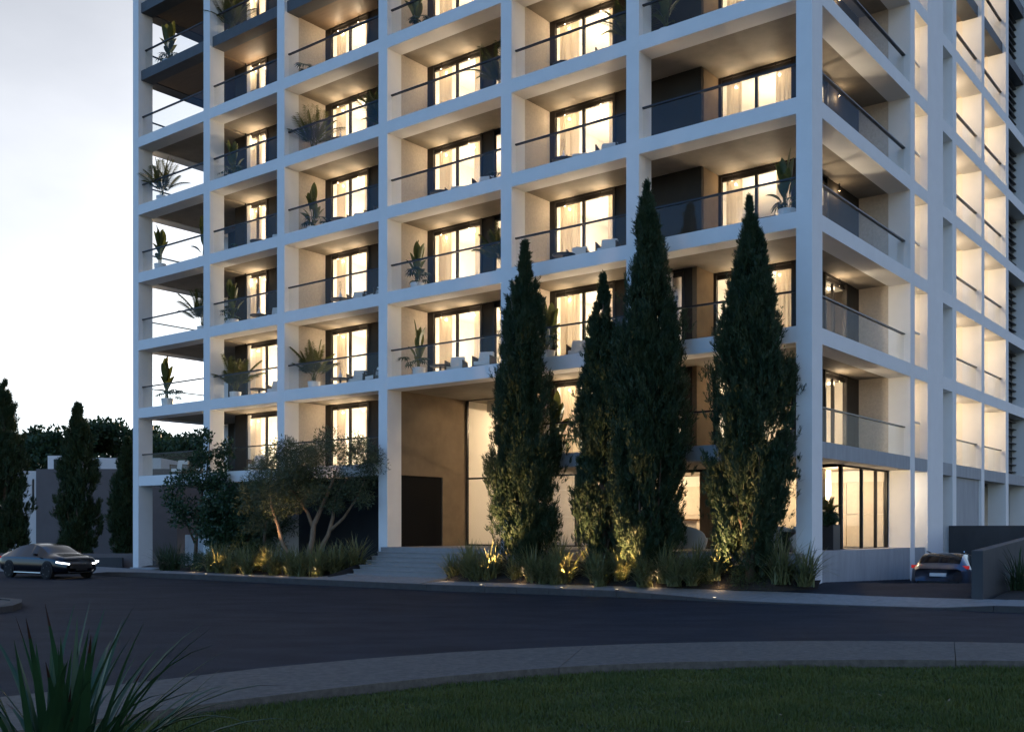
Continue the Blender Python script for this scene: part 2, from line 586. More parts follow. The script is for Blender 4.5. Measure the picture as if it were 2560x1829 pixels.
def curtain(u0, u1, v, z0, z1, label, group, seed):
    r = random.Random(seed)
    n = max(10, int(abs(u1 - u0) * 26))
    vs_ = []; fs = []
    ph = r.random() * 6
    for i in range(n + 1):
        t = i / n
        x = -(u0 + (u1 - u0) * t)
        y = v + .05 * math.sin(t * abs(u1 - u0) * 42 + ph) + .03 * math.sin(t * 23 + ph * 2)
        vs_ += [(x, y * 1.0 + .01 * math.sin(i), z0), (x, v + (y - v) * .6, z1)]
    for i in range(n):
        fs.append((2 * i, 2 * i + 2, 2 * i + 3, 2 * i + 1))
    # hung in the building's frame: bake into world space
    c, s_ = math.cos(RZ), math.sin(RZ)
    vw = [(CX + c * x - s_ * y, CY + s_ * x + c * y, z) for x, y, z in vs_]
    cx0 = sum(p[0] for p in vw) / len(vw); cy0 = sum(p[1] for p in vw) / len(vw)
    mb = MB(); mb.add([(p[0] - cx0, p[1] - cy0, p[2] - z0) for p in vw], fs)
    o = mb.build('curtain', 'curtain', None, smooth=True, loc=(cx0, cy0, z0))
    tag(o, label, 'curtain', group)


def panel(u0, u1, v0, v1, z0, z1, m='dark_clad'):
    bpart('wall_panel', m, (u0, u1, v0, v1, z0, z1))


ROOM_P, BALC_P = 56, 4.6
CG = 'cream curtains behind the balcony windows'
for k in range(0, 8):
    zf, zc = T(k) - .06, Bt(k + 1) + .04
    zw = zc - .005
    flo = ORD[k] + ' floor'
    vw_ = 2.38
    # ---- bay BC
    lo = k <= 1
    if lo:
        window('f', 25.6, 29.45, vw_, zf, zw, mull=(28.05, 26.8))
        panel(24.2, 25.49, vw_, vw_ + .14, zf, zw); panel(29.56, 30.42, vw_, vw_ + .06, zf, zw)
        curtain(28.75, 29.4, vw_ + .3, zf, zw - .1, f'cream curtain in the {flo} window of the bay next to the open corner', CG, k)
    else:
        window('f', 28.05, 29.52, vw_, zf, zw, mull=(28.72,))
        panel(24.2, 27.94, vw_, vw_ + .14, zf, zw); panel(29.63, 30.42, vw_, vw_ + .06, zf, zw)
        curtain(28.80, 29.5, vw_ + .3, zf, zw - .1, f'cream curtain in the {flo} window of the bay next to the open corner', CG, k)
    # ---- bay CD
    window('f', 21.13, 23.45, vw_, zf, zw, mull=(22.26,))
    panel(23.56, 23.83, vw_ - .02, vw_ + .14, zf, zw, 'metal_dark'); panel(18.0, 21.02, vw_, vw_ + .14, zf, zw)
    curtain(22.80, 23.42, vw_ + .3, zf, zw - .1, f'cream curtain by the side wall in the {flo} window above the olive tree', CG, k + 20)
    curtain(21.16, 21.55, vw_ + .3, zf, zw - .1, f'narrow cream curtain by the dark panel in the {flo} window above the olive tree', CG, k + 40)
    # ---- bay DE
    if k >= 1:
        window('f', 14.69, 17.22, vw_, zf, zw, mull=(15.95,))
        panel(17.33, 17.55, vw_ - .02, vw_ + .14, zf, zw, 'metal_dark'); panel(14.06, 14.58, vw_, vw_ + .14, zf, zw)
        window('f', 12.0, 13.95, vw_, zf, zw, mull=(12.9,))
        panel(11.6, 11.89, vw_, vw_ + .14, zf, zw)
        curtain(16.45, 17.18, vw_ + .3, zf, zw - .1, f'cream curtain by the side wall in the {flo} window above the entrance', CG, k + 60)
        curtain(14.72, 15.22, vw_ + .3, zf, zw - .1, f'cream curtain by the dark panel in the {flo} window above the entrance', CG, k + 80)
        curtain(13.3, 13.9, vw_ + .3, zf, zw - .1, f'cream curtain in the smaller {flo} window above the entrance', CG, k + 85)
    # ---- bay EF
    window('f', 8.44, 11.01, vw_, zf, zw, mull=(9.74,))
    panel(11.12, 11.26, vw_ - .02, vw_ + .14, zf, zw, 'metal_dark')
    if k <= 1:
        panel(7.95, 8.33, vw_, vw_ + .14, zf, zw)
        window('f', 5.62, 7.84, vw_, zf, zw, mull=(6.7,))
        panel(5.23, 5.51, vw_, vw_ + .14, zf, zw)
        bpart('wall_panel', 'tan_wall', (5.05, 5.22, vw_ + .005, 3.64, zf, zw))
    else:
        panel(5.9, 8.33, vw_, vw_ + .14, zf, zw)
        panel(4.87, 5.899, vw_, vw_ + .14, zf, zw)
        bpart('wall_panel', 'tan_wall', (4.86, 5.0, vw_ + .145, 3.64, zf, zw))
    curtain(10.1, 10.98, vw_ + .3, zf, zw - .1, f'wide cream curtain by the side wall in the {flo} window above the slim cypress', CG, k + 100)
    curtain(8.47, 8.80, vw_ + .3, zf, zw - .1, f'narrow cream curtain by the dark panel in the {flo} window above the slim cypress', CG, k + 120)
    # ---- bay FG, set back, and the return facade
    window('f', 2.18, 4.76 if k >= 2 else 4.95, 3.65, zf, zw, mull=(3.46,))
    panel(1.90, 2.075, 3.62, 3.79, zf, zw, 'metal_dark')
    if k >= 2:
        window('r', 3.80, 6.05, 1.90, zf, zw, mull=(5.0,))
        bpart('wall_panel', 'dark_clad', (1.90, 2.04, 6.16, 9.25, zf, zw))
    else:
        window('r', 5.95, 7.90, 1.90, zf, zw, mull=(6.75,))
        bpart('wall_panel', 'dark_clad', (1.90, 2.04, 3.795, 5.845, zf, zw))
        bpart('wall_panel', 'dark_clad', (1.90, 2.04, 8.01, 9.25, zf, zw))
    bpart('balcony_wall', 'plaster', (0.80, 1.93, 9.252, 9.6, zf - .01, zw + .02))
    curtain(4.1, 4.70, 3.95, zf, zw - .1, f'cream curtain by the dark block in the {flo} solid corner window', CG, k + 140)
    curtain(2.2, 2.85, 3.95, zf, zw - .1, f'cream curtain by the outer jamb in the {flo} solid corner window', CG, k + 160)
    # ---- AB: a window in the shaded back wall
    window('f', 31.4, 33.6, 4.80, zf, zw, mull=(32.5,))
    # lamps
    pw = ROOM_P
    for uc, vc, on in ((28.0, 4.1, 1), (22.3, 4.1, 1), (15.8, 4.1, k >= 1), (9.7, 4.1, 1), (3.5, 5.4, 1)):
        if on: lamp('room_lamp', 'POINT', (-uc, vc, zf + 1.35), pw, 0.22, ROOMC, parent=bld)
    for us, v_, on in (((29.0, 28.4) if not lo else (28.9, 27.0), vw_, 1), ((22.9, 21.6), vw_, 1), ((16.7, 15.2), vw_, k >= 1), ((10.5, 8.9), vw_, 1), ((4.3, 2.7), 3.65, 1)):
        if on:
            for u_ in us: downlight(u_, v_ - .10, zw - .06, BALC_P * (.6 if v_ > 3 else 1))
    downlight(1.76, 6.9, zw - .06, BALC_P if k <= 1 else BALC_P * .4)  # side balcony fill, weaker upstairs where it only smooths the soffit
    # right facade: narrow glazed strip, recess, loggias, louvres
    lamp('room_lamp', 'POINT', (-1.6, 10.55, zc - .6), 14, 0.12, parent=bld)
    if k < 7:
        for va, vb_ in ((15.24, 19.21), (19.70, 23.64)):
            lamp('loggia_lamp', 'POINT', (-1.5, (va + vb_) / 2, zc - .35), 30, 0.12, parent=bld)

# ---- return facade infill
bpart('loggia_wall', 'room_wall', (2.3, 2.5, 9.62, 24.0, T(0) - .3, ZT - .2))
for (v0, v1) in ((9.56, 9.74), (11.33, 11.6), (15.0, 15.235), (19.215, 19.69), (23.645, 24.0)):
    bpart('loggia_wall', 'room_wall', (0.80, 2.3, v0, v1, T(0) - .3, ZT - .2))
for k in range(0, KTOP + 1):
    for v0, v1 in ((9.74, 11.33), (15.235, 19.215), (19.69, 23.645)):
        bpart('slab', 'room_wall' if k < 6 else 'brown_soffit', (0.80, 2.3, v0, v1, Bt(k) + .03, T(k) - .05))
for k in range(0, 8):
    zf, zc = T(k) - .01, Bt(k + 1)
    m = MB(); m.ub(0.26, 0.32, 9.80, 11.27, zf, zf + .08); m.ub(0.26, 0.32, 9.80, 11.27, zf + 1.35, zf + 1.42)
    w = m.build('window', 'room_wall', bld)
    MB().ub(0.285, 0.297, 9.76, 11.31, zf + .08, zc).build('pane', 'glass_pane', w)
    bpart('recess_panel', 'frame_white', (0.55, 0.62, 13.3, 14.75, zf - .1, zc + .1))
    # louvres
    lv = bpart('louvre_frame', 'metal_dark', (0.70, 0.75, 24.0, 28.2, zf - .1, zc + .1))
    sl = MB().ub(0, .16, 24.18, 28.09, -.02, .02).mesh('slat', 'metal_dark')
    for i in range(8):
        inst(sl, 'slat', lv, (-.50, 0, zf + .25 + i * .36), (0, 0, 0))

# ---- railings
RG = bpart


def railing(plane, a0, a1, off, k, seg=None):
    z0 = T(k) - .02; zt = T(k) + 1.06
    m = MB()
    if plane == 'f': m.ub(a0, a1, off - .045, off + .045, zt, zt + .055)
    else: m.ub(off - .06, off + .06, a0, a1, zt, zt + .04)
    r = m.build('railing', 'rail_metal', bld)
    n = seg or 3
    for i in range(n):
        e0 = a0 + (a1 - a0) * i / n + .006; e1 = a0 + (a1 - a0) * (i + 1) / n - .006
        g = MB()
        if plane == 'f': g.ub(e0, e1, off - .006, off + .006, z0, zt)
        else: g.ub(off - .006, off + .006, e0, e1, z0, zt)
        g.build('glass_panel', 'glass_rail', r)


for k in range(0, 8):
    for b, (u0, u1) in BAYS.items():
        if b == 'DE' and k == 0: continue
        railing('f', u0 + .01, u1 - .01, 0.40 if k >= 6 else .24, k)
    railing('r', 0.81, 9.23, 0.24, k, 5)
    railing('r', 15.25, 19.20, 0.24, k)
    railing('r', 19.71, 23.63, 0.24, k)
    railing('r', 0.82, 5.28, 35.3, k)

# ---- ground storey
bpart('plaza', 'step_stone', (0.25, 17.55, -0.35, 9.3, 0.2, PZ))
bpart('plinth', 'concrete', (0.02, 0.78, 0.81, 9.24, -1.2, PZ + .04))
bpart('plinth', 'concrete', (0.1, 0.78, 9.75, 11.32, -1.2, PZ + .03))
bpart('plinth', 'concrete', (0.62, 0.80, 13.34, 14.70, -1.5, Bt(0)))
bpart('concrete_wall', 'concrete', (0.12, 0.60, 15.24, 19.21, -1.5, Bt(0) - .004))
bpart('concrete_wall', 'plaster', (1.8, 2.0, 19.70, 28.1, -1.5, Bt(0) + .03))
bpart('low_plinth', 'concrete', (0.3, 12.3, -0.40, -0.352, 0.2, PZ - .05))
# entrance flank wall with its doorway niche
zt = Bt(1) + .04
bpart('entrance_wall', 'tan_wall', (17.545, 17.95, 3.31, 5.0, PZ, zt), (17.545, 17.95, 0.80, 3.31, 4.24, zt))
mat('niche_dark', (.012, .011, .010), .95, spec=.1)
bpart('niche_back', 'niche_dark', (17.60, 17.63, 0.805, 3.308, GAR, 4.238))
bpart('niche_ceiling', 'tan_wall', (17.56, 17.598, 0.85, 3.3, 4.232, 4.236))
bpart('niche_floor', 'step_stone', (17.556, 17.598, 0.81, 3.3, GAR, PZ - .004))
# lobby
LV = 4.85
m = MB()
for x in (17.5, 15.6, 13.7, 11.8):
    m.ub(x - .05, x, LV - .04, LV + .06, PZ, zt)
m.ub(11.75, 17.5, LV - .035, LV + .055, 4.20, 4.27); m.ub(11.75, 17.5, LV - .035, LV + .055, PZ, PZ + .06); m.ub(11.75, 17.5, LV - .035, LV + .055, zt - .06, zt)
lg = m.build('lobby_glazing', 'metal_dark', bld)
for a, b_ in ((15.6, 17.45), (13.7, 15.55), (11.8, 13.65)):
    MB().ub(a, b_, LV, LV + .012, PZ + .06, 4.20).build('pane', 'glass_pane', lg)
    MB().ub(a, b_, LV, LV + .012, 4.27, zt - .06).build('pane', 'glass_pane', lg)
zl = Bt(0) - .06
m = MB()
for x in (11.6, 9.6, 7.6, 5.6, 3.6, 2.2, 0.95):
    m.ub(x - .06, x + .06, LV - .05, LV + .07, PZ, zl)
m.ub(.9, 11.7, LV - .045, LV + .065, zl, zl + .10); m.ub(.9, 11.7, LV - .045, LV + .065, PZ, PZ + .05)
for y in (6.6, 8.05, 9.2):
    m.ub(.82, .92, y - .05, y + .05, PZ, zl)
m.ub(.825, .915, LV + .07, 9.24, zl, zl + .10); m.ub(.825, .915, LV + .07, 9.24, PZ, PZ + .05)
lg2 = m.build('lobby_glazing', 'metal_dark', bld)
for a, b_ in ((9.66, 11.54), (7.66, 9.54), (5.66, 7.54), (3.66, 5.54), (2.26, 3.54), (1.01, 2.14)):
    MB().ub(a, b_, LV, LV + .012, PZ + .05, zl).build('pane', 'glass_pane', lg2)
for a, b_ in ((LV + .12, 6.55), (6.65, 8.0), (8.1, 9.15)):
    MB().ub(.865, .877, a, b_, PZ + .05, zl).build('pane', 'glass_pane', lg2)
# lobby shell
bpart('soffit_panel', 'soffit', (0.8, 11.74, 0.80, 9.25, Bt(0) + .035, Bt(0) + .039))
bpart('entrance_soffit', 'soffit', (11.5, 17.8, 0.80, 9.25, Bt(1) + .018, Bt(1) + .034))
bw_ = bpart('lobby_wall', 'room_wall', (0.83, 17.6, 9.26, 9.39, PZ, zt))
bpart('lobby_wall', 'room_wall', (17.60, 17.7, 5.01, 9.26, PZ, zt))
bpart('lobby_bulkhead', 'room_wall', (11.55, 11.73, 4.95, 9.25, Bt(0), zt))
bpart('lobby_bulkhead', 'soffit', (11.56, 11.735, 0.80, 4.80, Bt(0) + .05, zt))
bpart('lobby_ceiling_step', 'room_wall', (12.6, 17.0, 5.6, 8.6, zt - .5, zt - .02))
# stone wall panels, each with its own joint
pm_ = MB().ub(0.012, 1.388, 0, .06, .012, 1.208).mesh('stone_panel', 'stone_panel')
for i in range(12):
    for j in range(5 if i >= 8 else 2):
        inst(pm_, 'stone_panel', bw_, (-(0.95 + 1.4 * i) if i < 11 else -(0.95 + 1.4 * i - .2), 9.19, PZ + .05 + j * 1.22))
bpart('lobby_pier', 'room_wood', (4.6, 6.4, LV + .3, LV + .9, PZ, Bt(0)))
bpart('lobby_pier', 'room_wall', (2.3, 2.9, 7.0, 7.5, PZ, Bt(0)))
for u_, v_, z_, p in ((15.5, 7.2, zt - .9, 90), (13.2, 7.2, 3.6, 30), (9.5, 7.2, 3.55, 42), (6.5, 7.4, 3.55, 32), (2.0, 7.2, 3.55, 38), (3.9, 7.6, 3.55, 24)):
    lamp('lobby_lamp', 'POINT', (-u_, v_, z_), p, 0.12, parent=bld)
for u_ in (16.3, 13.5):
    mb = MB(); mb.lathe([(0.06, -0.006), (0.06, 0.02)], 12, (-u_, 2.9, Bt(1) + .035)); mb.build('downlight', 'downlight', bld)
    lamp('entrance_lamp', 'SPOT', (-u_, 2.9, Bt(1) + .01), 12, 0.06, rot=(0, 0, 0), spot=(math.radians(150), .6), parent=bld)
for u_ in (9.5, 7.5, 3.2, 1.6):
    mb = MB(); mb.lathe([(0.05, -0.006), (0.05, 0.02)], 12, (-u_, 3.0, Bt(0) + .03)); mb.build('downlight', 'downlight', bld)
    lamp('terrace_lamp', 'SPOT', (-u_, 3.0, Bt(0) + .005), 3.5, 0.05, rot=(0, 0, 0), spot=(math.radians(150), .6), parent=bld)
# undercroft of the bays over the garden
bpart('undercroft_wall', 'navy_wall', (18.0, 26.4, 2.40, 2.60, -.1, Bt(0) + .03))
bpart('undercroft_wall', 'dark_clad', (26.43, 33.6, 4.2, 4.4, -.1, Bt(0) + .03))
bpart('undercroft_floor', 'concrete', (18.0, 35.5, -.2, 9.0, 0.0, 0.12))
bpart('garden_wall', 'concrete', (27.2, 34.9, 2.6, 2.85, .1, 1.75))
bpart('undercroft_wall', 'navy_wall', (26.2, 26.42, 2.605, 4.19, -.1, Bt(0) + .03))
bpart('end_wall', 'frame_white', (0.805, 2.1, 28.15, 28.55, -1.5, ZT - .2))
bpart('loggia_wall', 'room_wall', (2.3, 2.5, 9.62, 11.6, 1.0, T(0) - .301), (.8, 2.3, 11.33, 11.6, 1.0, T(0) - .301), (.8, 2.3, 9.56, 9.74, 1.0, T(0) - .301))
lamp('room_lamp', 'POINT', (-1.5, 10.55, 3.5), 16, .12, ROOMC, parent=bld)

# ------------------------------------------------------------------ ground, road, pavements
o = MB().add([(-1500, -600, -.12), (1500, -600, -.12), (1500, 2000, -.12), (-1500, 2000, -.12)], [(0, 1, 2, 3)]).build('ground', 'earth')
tag(o, kind='structure')

# kerb line of the far pavement: (u, v_kerb, z_kerb, v_inner, z_inner)
ST = [(60, -6.6, .03, 0.5, .06), (44, -5.6, .03, .2, .09), (36, -5.0, .03, -.6, .10), (31.8, -4.78, .04, -1.0, .10), (30.2, -4.66, .17, -1.3, .14), (28, -4.45, .20, -2.7, .21),
      (25, -4.25, .20, -3.15, .22), (20, -4.05, .20, -3.2, .23), (17.6, -4.0, .20, -3.1, .24), (17.45, -4.0, .20, -1.95, .36), (12.4, -3.88, .20, -1.95, .36),
      (12.25, -3.88, .20, -2.6, .26), (10.8, -3.80, .20, -2.5, .26), (8, -3.3, .20, -2.25, .27), (5, -2.92, .19, -1.95, .28), (3.5, -2.75, .13, -1.75, .28), (1.5, -2.8, .05, -1.45, .26),
      (0.6, -2.75, .04, -1.2, .25), (-2.3, -2.35, .04, -.9, .22), (-4.45, -1.85, .05, -.25, .20), (-5.6, -1.75, .17, -.1, .22), (-8, -1.9, .18, 0, .24), (-14, -2.2, .18, .3, .26), (-40, -3.6, .18, 1, .26)]
SU = np.array([s[0] for s in ST][::-1]); SA = np.array([s[1:] for s in ST][::-1])


def st(u):
    return [float(np.interp(u, SU, SA[:, i])) for i in range(4)]


# road sheet: everything between the near footpath and the far kerb
far_edge = [W(u, st(u)[0] + .05)[:2] for u in (60, 44, 36, 30, 25, 20, 15, 10.8, 8, 5, 3.5, 1.5, -1, -4.4, -8, -14, -40)]
NEAR_FAR = [(-60, -22), (-30, -6), (-14, 5.0), (-9.2, 9.2), (-6.7, 11.8), (-5.03, 13.38), (-3.54, 15.0), (-2.3, 16.0), (-0.99, 16.85), (0.5, 17.5), (2.06, 18.05), (3.7, 18.4), (5.32, 18.55), (7.2, 18.5), (8.92, 18.2), (12, 17.1), (20, 13), (60, -14)]
NEAR_NEAR = [(-60, -25), (-30, -9), (-13, 2.5), (-7.8, 7.2), (-5.2, 10.0), (-3.4, 12.0), (-2.42, 12.9), (-1.7, 13.5), (-0.83, 14.15), (0.15, 14.75), (1.08, 15.2), (2.4, 15.6), (3.84, 15.8), (5.8, 15.9), (7.77, 15.75), (10.5, 14.8), (18, 10.8), (58, -16)]
rd = MB()
n = len(NEAR_FAR)
lo_ = [(x, y + .02) for x, y in NEAR_FAR]
poly = far_edge[::-1][:0]
V = [(x, y, 0.0) for x, y in lo_] + [(x, y, 0.0) for x, y in far_edge]
o = MB().add(V, [tuple(range(n)) + tuple(range(len(V) - 1, n - 1, -1))]).build('road', 'asphalt')
tag(o, kind='structure')
# asphalt apron continuing left of the frame behind the island
# near footpath in cast bays with joints
fp = empty('footpath'); tag(fp, kind='structure')


def resample(pts, n_):
    P = np.array(pts, float); d = np.r_[0, np.cumsum(np.hypot(*np.diff(P, axis=0).T))]
    s = np.linspace(0, d[-1], n_)
    return np.c_[np.interp(s, d, P[:, 0]), np.interp(s, d, P[:, 1])]


FA = NEAR_FAR[2:17]; NA = NEAR_NEAR[2:17]
rf = resample(FA, 121); rn = resample(NA, 121)
for i in range(0, 120, 20):
    a = rf[i:i + 21]; b = rn[i:i + 21]
    top = []
    tpoly = [(*p, .075) for p in a] + [(*p, .075) for p in b[::-1]]
    bpoly = [(x, y, -.10) for x, y, z in tpoly]
    nn = len(tpoly)
    # pull the ends apart for the joint
    for L_ in (tpoly, bpoly):
        for (i0, i1) in ((0, 1), (nn - 1, nn - 2), (20, 19), (21, 22)):
            p0, p1 = Vector(L_[i0]), Vector(L_[i1])
            L_[i0] = tuple(p0 + (p1 - p0).normalized() * .006)
    fs = [tuple(range(nn - 1, -1, -1)), tuple(range(nn, 2 * nn))][::-1]
    f2 = [tuple(range(nn)), tuple(range(2 * nn - 1, nn - 1, -1))] + [(j, nn + j, nn + (j + 1) % nn, (j + 1) % nn) for j in range(nn)]
    MB().add(tpoly + bpoly, f2).build('paving_bay', 'paving_near', fp)
o = MB().add([(x, y, -.055) for x, y in NEAR_NEAR] + [(58, -60, -.055), (-60, -60, -.055)], [tuple(range(len(NEAR_NEAR) + 1, -1, -1))]).build('lawn', 'lawn_soil')
tag(o, kind='structure')

# far kerb stones and pavement slabs
kerb = empty('kerb'); tag(kerb, kind='structure')
pav = empty('pavement'); tag(pav, kind='structure')
us = np.arange(36, -14.01, -1.15)
for i in range(len(us) - 1):
    ua, ub_ = us[i] - .004, us[i + 1] + .004
    (va, za, ia, ja), (vb_, zb, ib, jb) = st(ua), st(ub_)
    p = [W(ua, va), W(ub_, vb_), W(ub_, vb_ + .16), W(ua, va + .16)]
    MB().hexa([(q[0], q[1], -.1) for q in p], [(p[0][0], p[0][1], za), (p[1][0], p[1][1], zb), (p[2][0], p[2][1], zb + .004), (p[3][0], p[3][1], za + .004)]).build('kerb_stone', 'kerb', kerb, bevel=.012)
us = list(np.arange(60, 17.7, -1.9)) + [17.45, 15.8, 14.1, 12.4, 12.25, 10.8, 9.1, 7.4, 5.7, 4.0, 2.3, 0.6, -.9, -2.4, -3.9, -5.4, -7.0, -9, -11.5, -14, -25, -40]
for i in range(len(us) - 1):
    if us[i] - us[i + 1] < .3: continue
    ua, ub_ = us[i] - .005, us[i + 1] + .005
    (va, za, ia, ja), (vb_, zb, ib, jb) = st(ua), st(ub_)
    p = [W(ua, va + .168), W(ub_, vb_ + .168), W(ub_, ib), W(ua, ia)]
    zz = [za, zb, jb, ja]
    MB().hexa([(q[0], q[1], z - .12) for q, z in zip(p, zz)], [(q[0], q[1], z) for q, z in zip(p, zz)]).build('paving_slab', 'paving', pav)
# steps
stairs = empty('entrance_steps', W(0, 0, 0), RZ); tag(stairs, 'pale stone entrance steps rising between the planting beds', 'steps')
for i in range(6):
    z1 = PZ - .163 * (i + 1) + .0
    MB().ub(12.42, 17.40, -.352 - .32 * (i + 1), -.352 - .32 * i - .001, .1, z1 - .045).build('riser', 'step_stone', stairs)
    MB().ub(12.40, 17.42, -.352 - .32 * (i + 1) - .03, -.352 - .32 * i - .002, z1 - .044, z1).build('tread', 'step_stone', stairs, bevel=.006)
# planting bed soil
def bed(name, uvs, zs, m='soil'):
    """grid patch from rows of (u, v_front, z_front, v_back, z_back)"""
    V = []; F = []; r = random.Random(3); nc = 9
    for u, vf, zf_, vb2, zb2 in uvs:
        for j in range(nc):
            t = j / (nc - 1); x, y, _ = W(u, vf + (vb2 - vf) * t)
            V.append((x, y, zf_ + (zb2 - zf_) * (t ** .8) + r.uniform(-.02, .03)))
    for i in range(len(uvs) - 1):
        for j in range(nc - 1):
            a = i * nc + j
            F.append((a, a + nc, a + nc + 1, a + 1))
    o = MB().add(V, F).build(name, m, smooth=True)
    tag(o, kind='structure')


bed('planting_bed', [(u, st(u)[2] - .03 if u > 17.6 else -3.1, .21, 0.2, .55 if u < 26 else .3) for u in np.linspace(33.5, 17.62, 30)], None)
bed('planting_bed', [(u, (st(u)[2] if u > .6 else st(.6)[2] + (.6 - u) * 1.0) - .03, .26, -.40 if u > .5 else -.02, .95 if u > .5 else .55) for u in np.linspace(12.3, -.28, 27)], None)
bed('planting_bed', [(u, st(u)[2] - .03, .22, 5.0, .5) for u in np.linspace(-5.0, -16, 12)], None)
edge = MB().hexa([(-17.60, -3.1, .1), (-17.52, -3.1, .1), (-17.52, -.36, .1), (-17.60, -.36, .1)], [(-17.60, -3.1, .30), (-17.52, -3.1, .30), (-17.52, -.36, 1.0), (-17.60, -.36, 1.0)]).build('planter_edging', 'pot_dark', None)
edge.location = W(0, 0, 0); edge.rotation_euler = (0, 0, RZ)
tag(edge, 'thin black steel planter edging beside the entrance steps', 'edging')


# driveway apron and ramp
def zdrv(u, v):
    vc = .8 - .69 * u
    if v <= vc: 
        t = max(0, min(1, (v + 1.2 - .25 * u * -1) / (vc + 1.2)))
        vf = st(u)[2]; zf_ = st(u)[3]
        t = max(0, min(1, (v - vf) / (vc - vf)))
        return zf_ - .004 + (.455 - zf_) * t
    return .455 - .17 * (v - vc)


V = []; F = []
UU = np.linspace(0.55, -4.49, 12); TV = np.linspace(0, 1, 40)
for u in UU:
    vf = st(u)[2] - .02
    for t in TV:
        v = vf + (14.5 - vf) * t
        V.append(W(u, v, zdrv(u, v) if u < 0.01 or v < 0 else min(.455, zdrv(0, v) if v < .8 else .455)))
for i in range(len(UU) - 1):
    for j in range(len(TV) - 1):
        a = i * len(TV) + j
        F.append((a, a + len(TV), a + len(TV) + 1, a + 1))
o = MB().add(V, F).build('driveway', 'asphalt'); tag(o, kind='structure')

# ramp walls
rw = MB().hexa([(4.51, -.32, -1.5), (4.80, -.32, -1.5), (4.80, 14.2, -1.5), (4.51, 14.2, -1.5)], [(4.51, -.32, 1.49), (4.80, -.32, 1.49), (4.80, 14.2, 2.25), (4.51, 14.2, 2.25)]).build('retaining_wall', 'dark_wall', None, bevel=.01)
rw.location = W(0, 0, 0); rw.rotation_euler = (0, 0, RZ)
tag(rw, 'dark grey retaining wall with sloping top beside the car ramp', 'wall')
rw2 = MB().box(-.1, 14, 14.5, 14.75, -2.0, 2.19).build('retaining_wall', 'dark_wall', None, bevel=.01)
rw2.location = W(0, 0, 0); rw2.rotation_euler = (0, 0, RZ)
tag(rw2, 'dark level wall closing the car ramp against the concrete storey', 'wall')

# traffic island at the left
isl = empty('traffic_island'); tag(isl, kind='structure')
ip = [(-16.5, 29.5), (-14.2, 28.9), (-13.3, 28.2), (-12.75, 27.0), (-12.45, 25.9), (-12.6, 25.1), (-13.5, 24.3), (-16.5, 23.0), (-22, 21), (-22, 29.5)]
MB().prism([(x * .985 - .25, y) for x, y in ip], -.05, .13).build('island_paving', 'paving_near', isl)
cxy = (-17, 26.3)
for i in range(7):
    a, b = Vector(ip[i]), Vector(ip[i + 1])
    c = Vector(cxy)
    ai = a + (c - a).normalized() * .28; bi = b + (c - b).normalized() * .28
    g = (b - a).normalized() * .006
    MB().prism([tuple(a + g), tuple(ai + g), tuple(bi - g), tuple(b - g)], -.05, .16).build('kerb_stone', 'kerb', isl)

# ------------------------------------------------------------------ foliage generators
def leaf_quads(P, D, ln, wd, rng, fold=0.25):
    """diamond leaves: base P, direction D, per-leaf length and width."""
    N = len(P)
    D = D / np.linalg.norm(D, axis=1, keepdims=True)
    Rv = rng.normal(size=(N, 3)); Sd = np.cross(D, Rv); Sd /= np.linalg.norm(Sd, axis=1, keepdims=True) + 1e-9
    Nn = np.cross(D, Sd)
    ln = np.broadcast_to(ln, (N,))[:, None]; wd = np.broadcast_to(wd, (N,))[:, None]
    mid = P + D * ln * .45
    V = np.empty((N, 4, 3))
    V[:, 0] = P; V[:, 1] = mid + Sd * wd * .5 + Nn * wd * fold; V[:, 2] = P + D * ln; V[:, 3] = mid - Sd * wd * .5 + Nn * wd * fold
    F = np.arange(N * 4).reshape(N, 4)
    return V.reshape(-1, 3), F


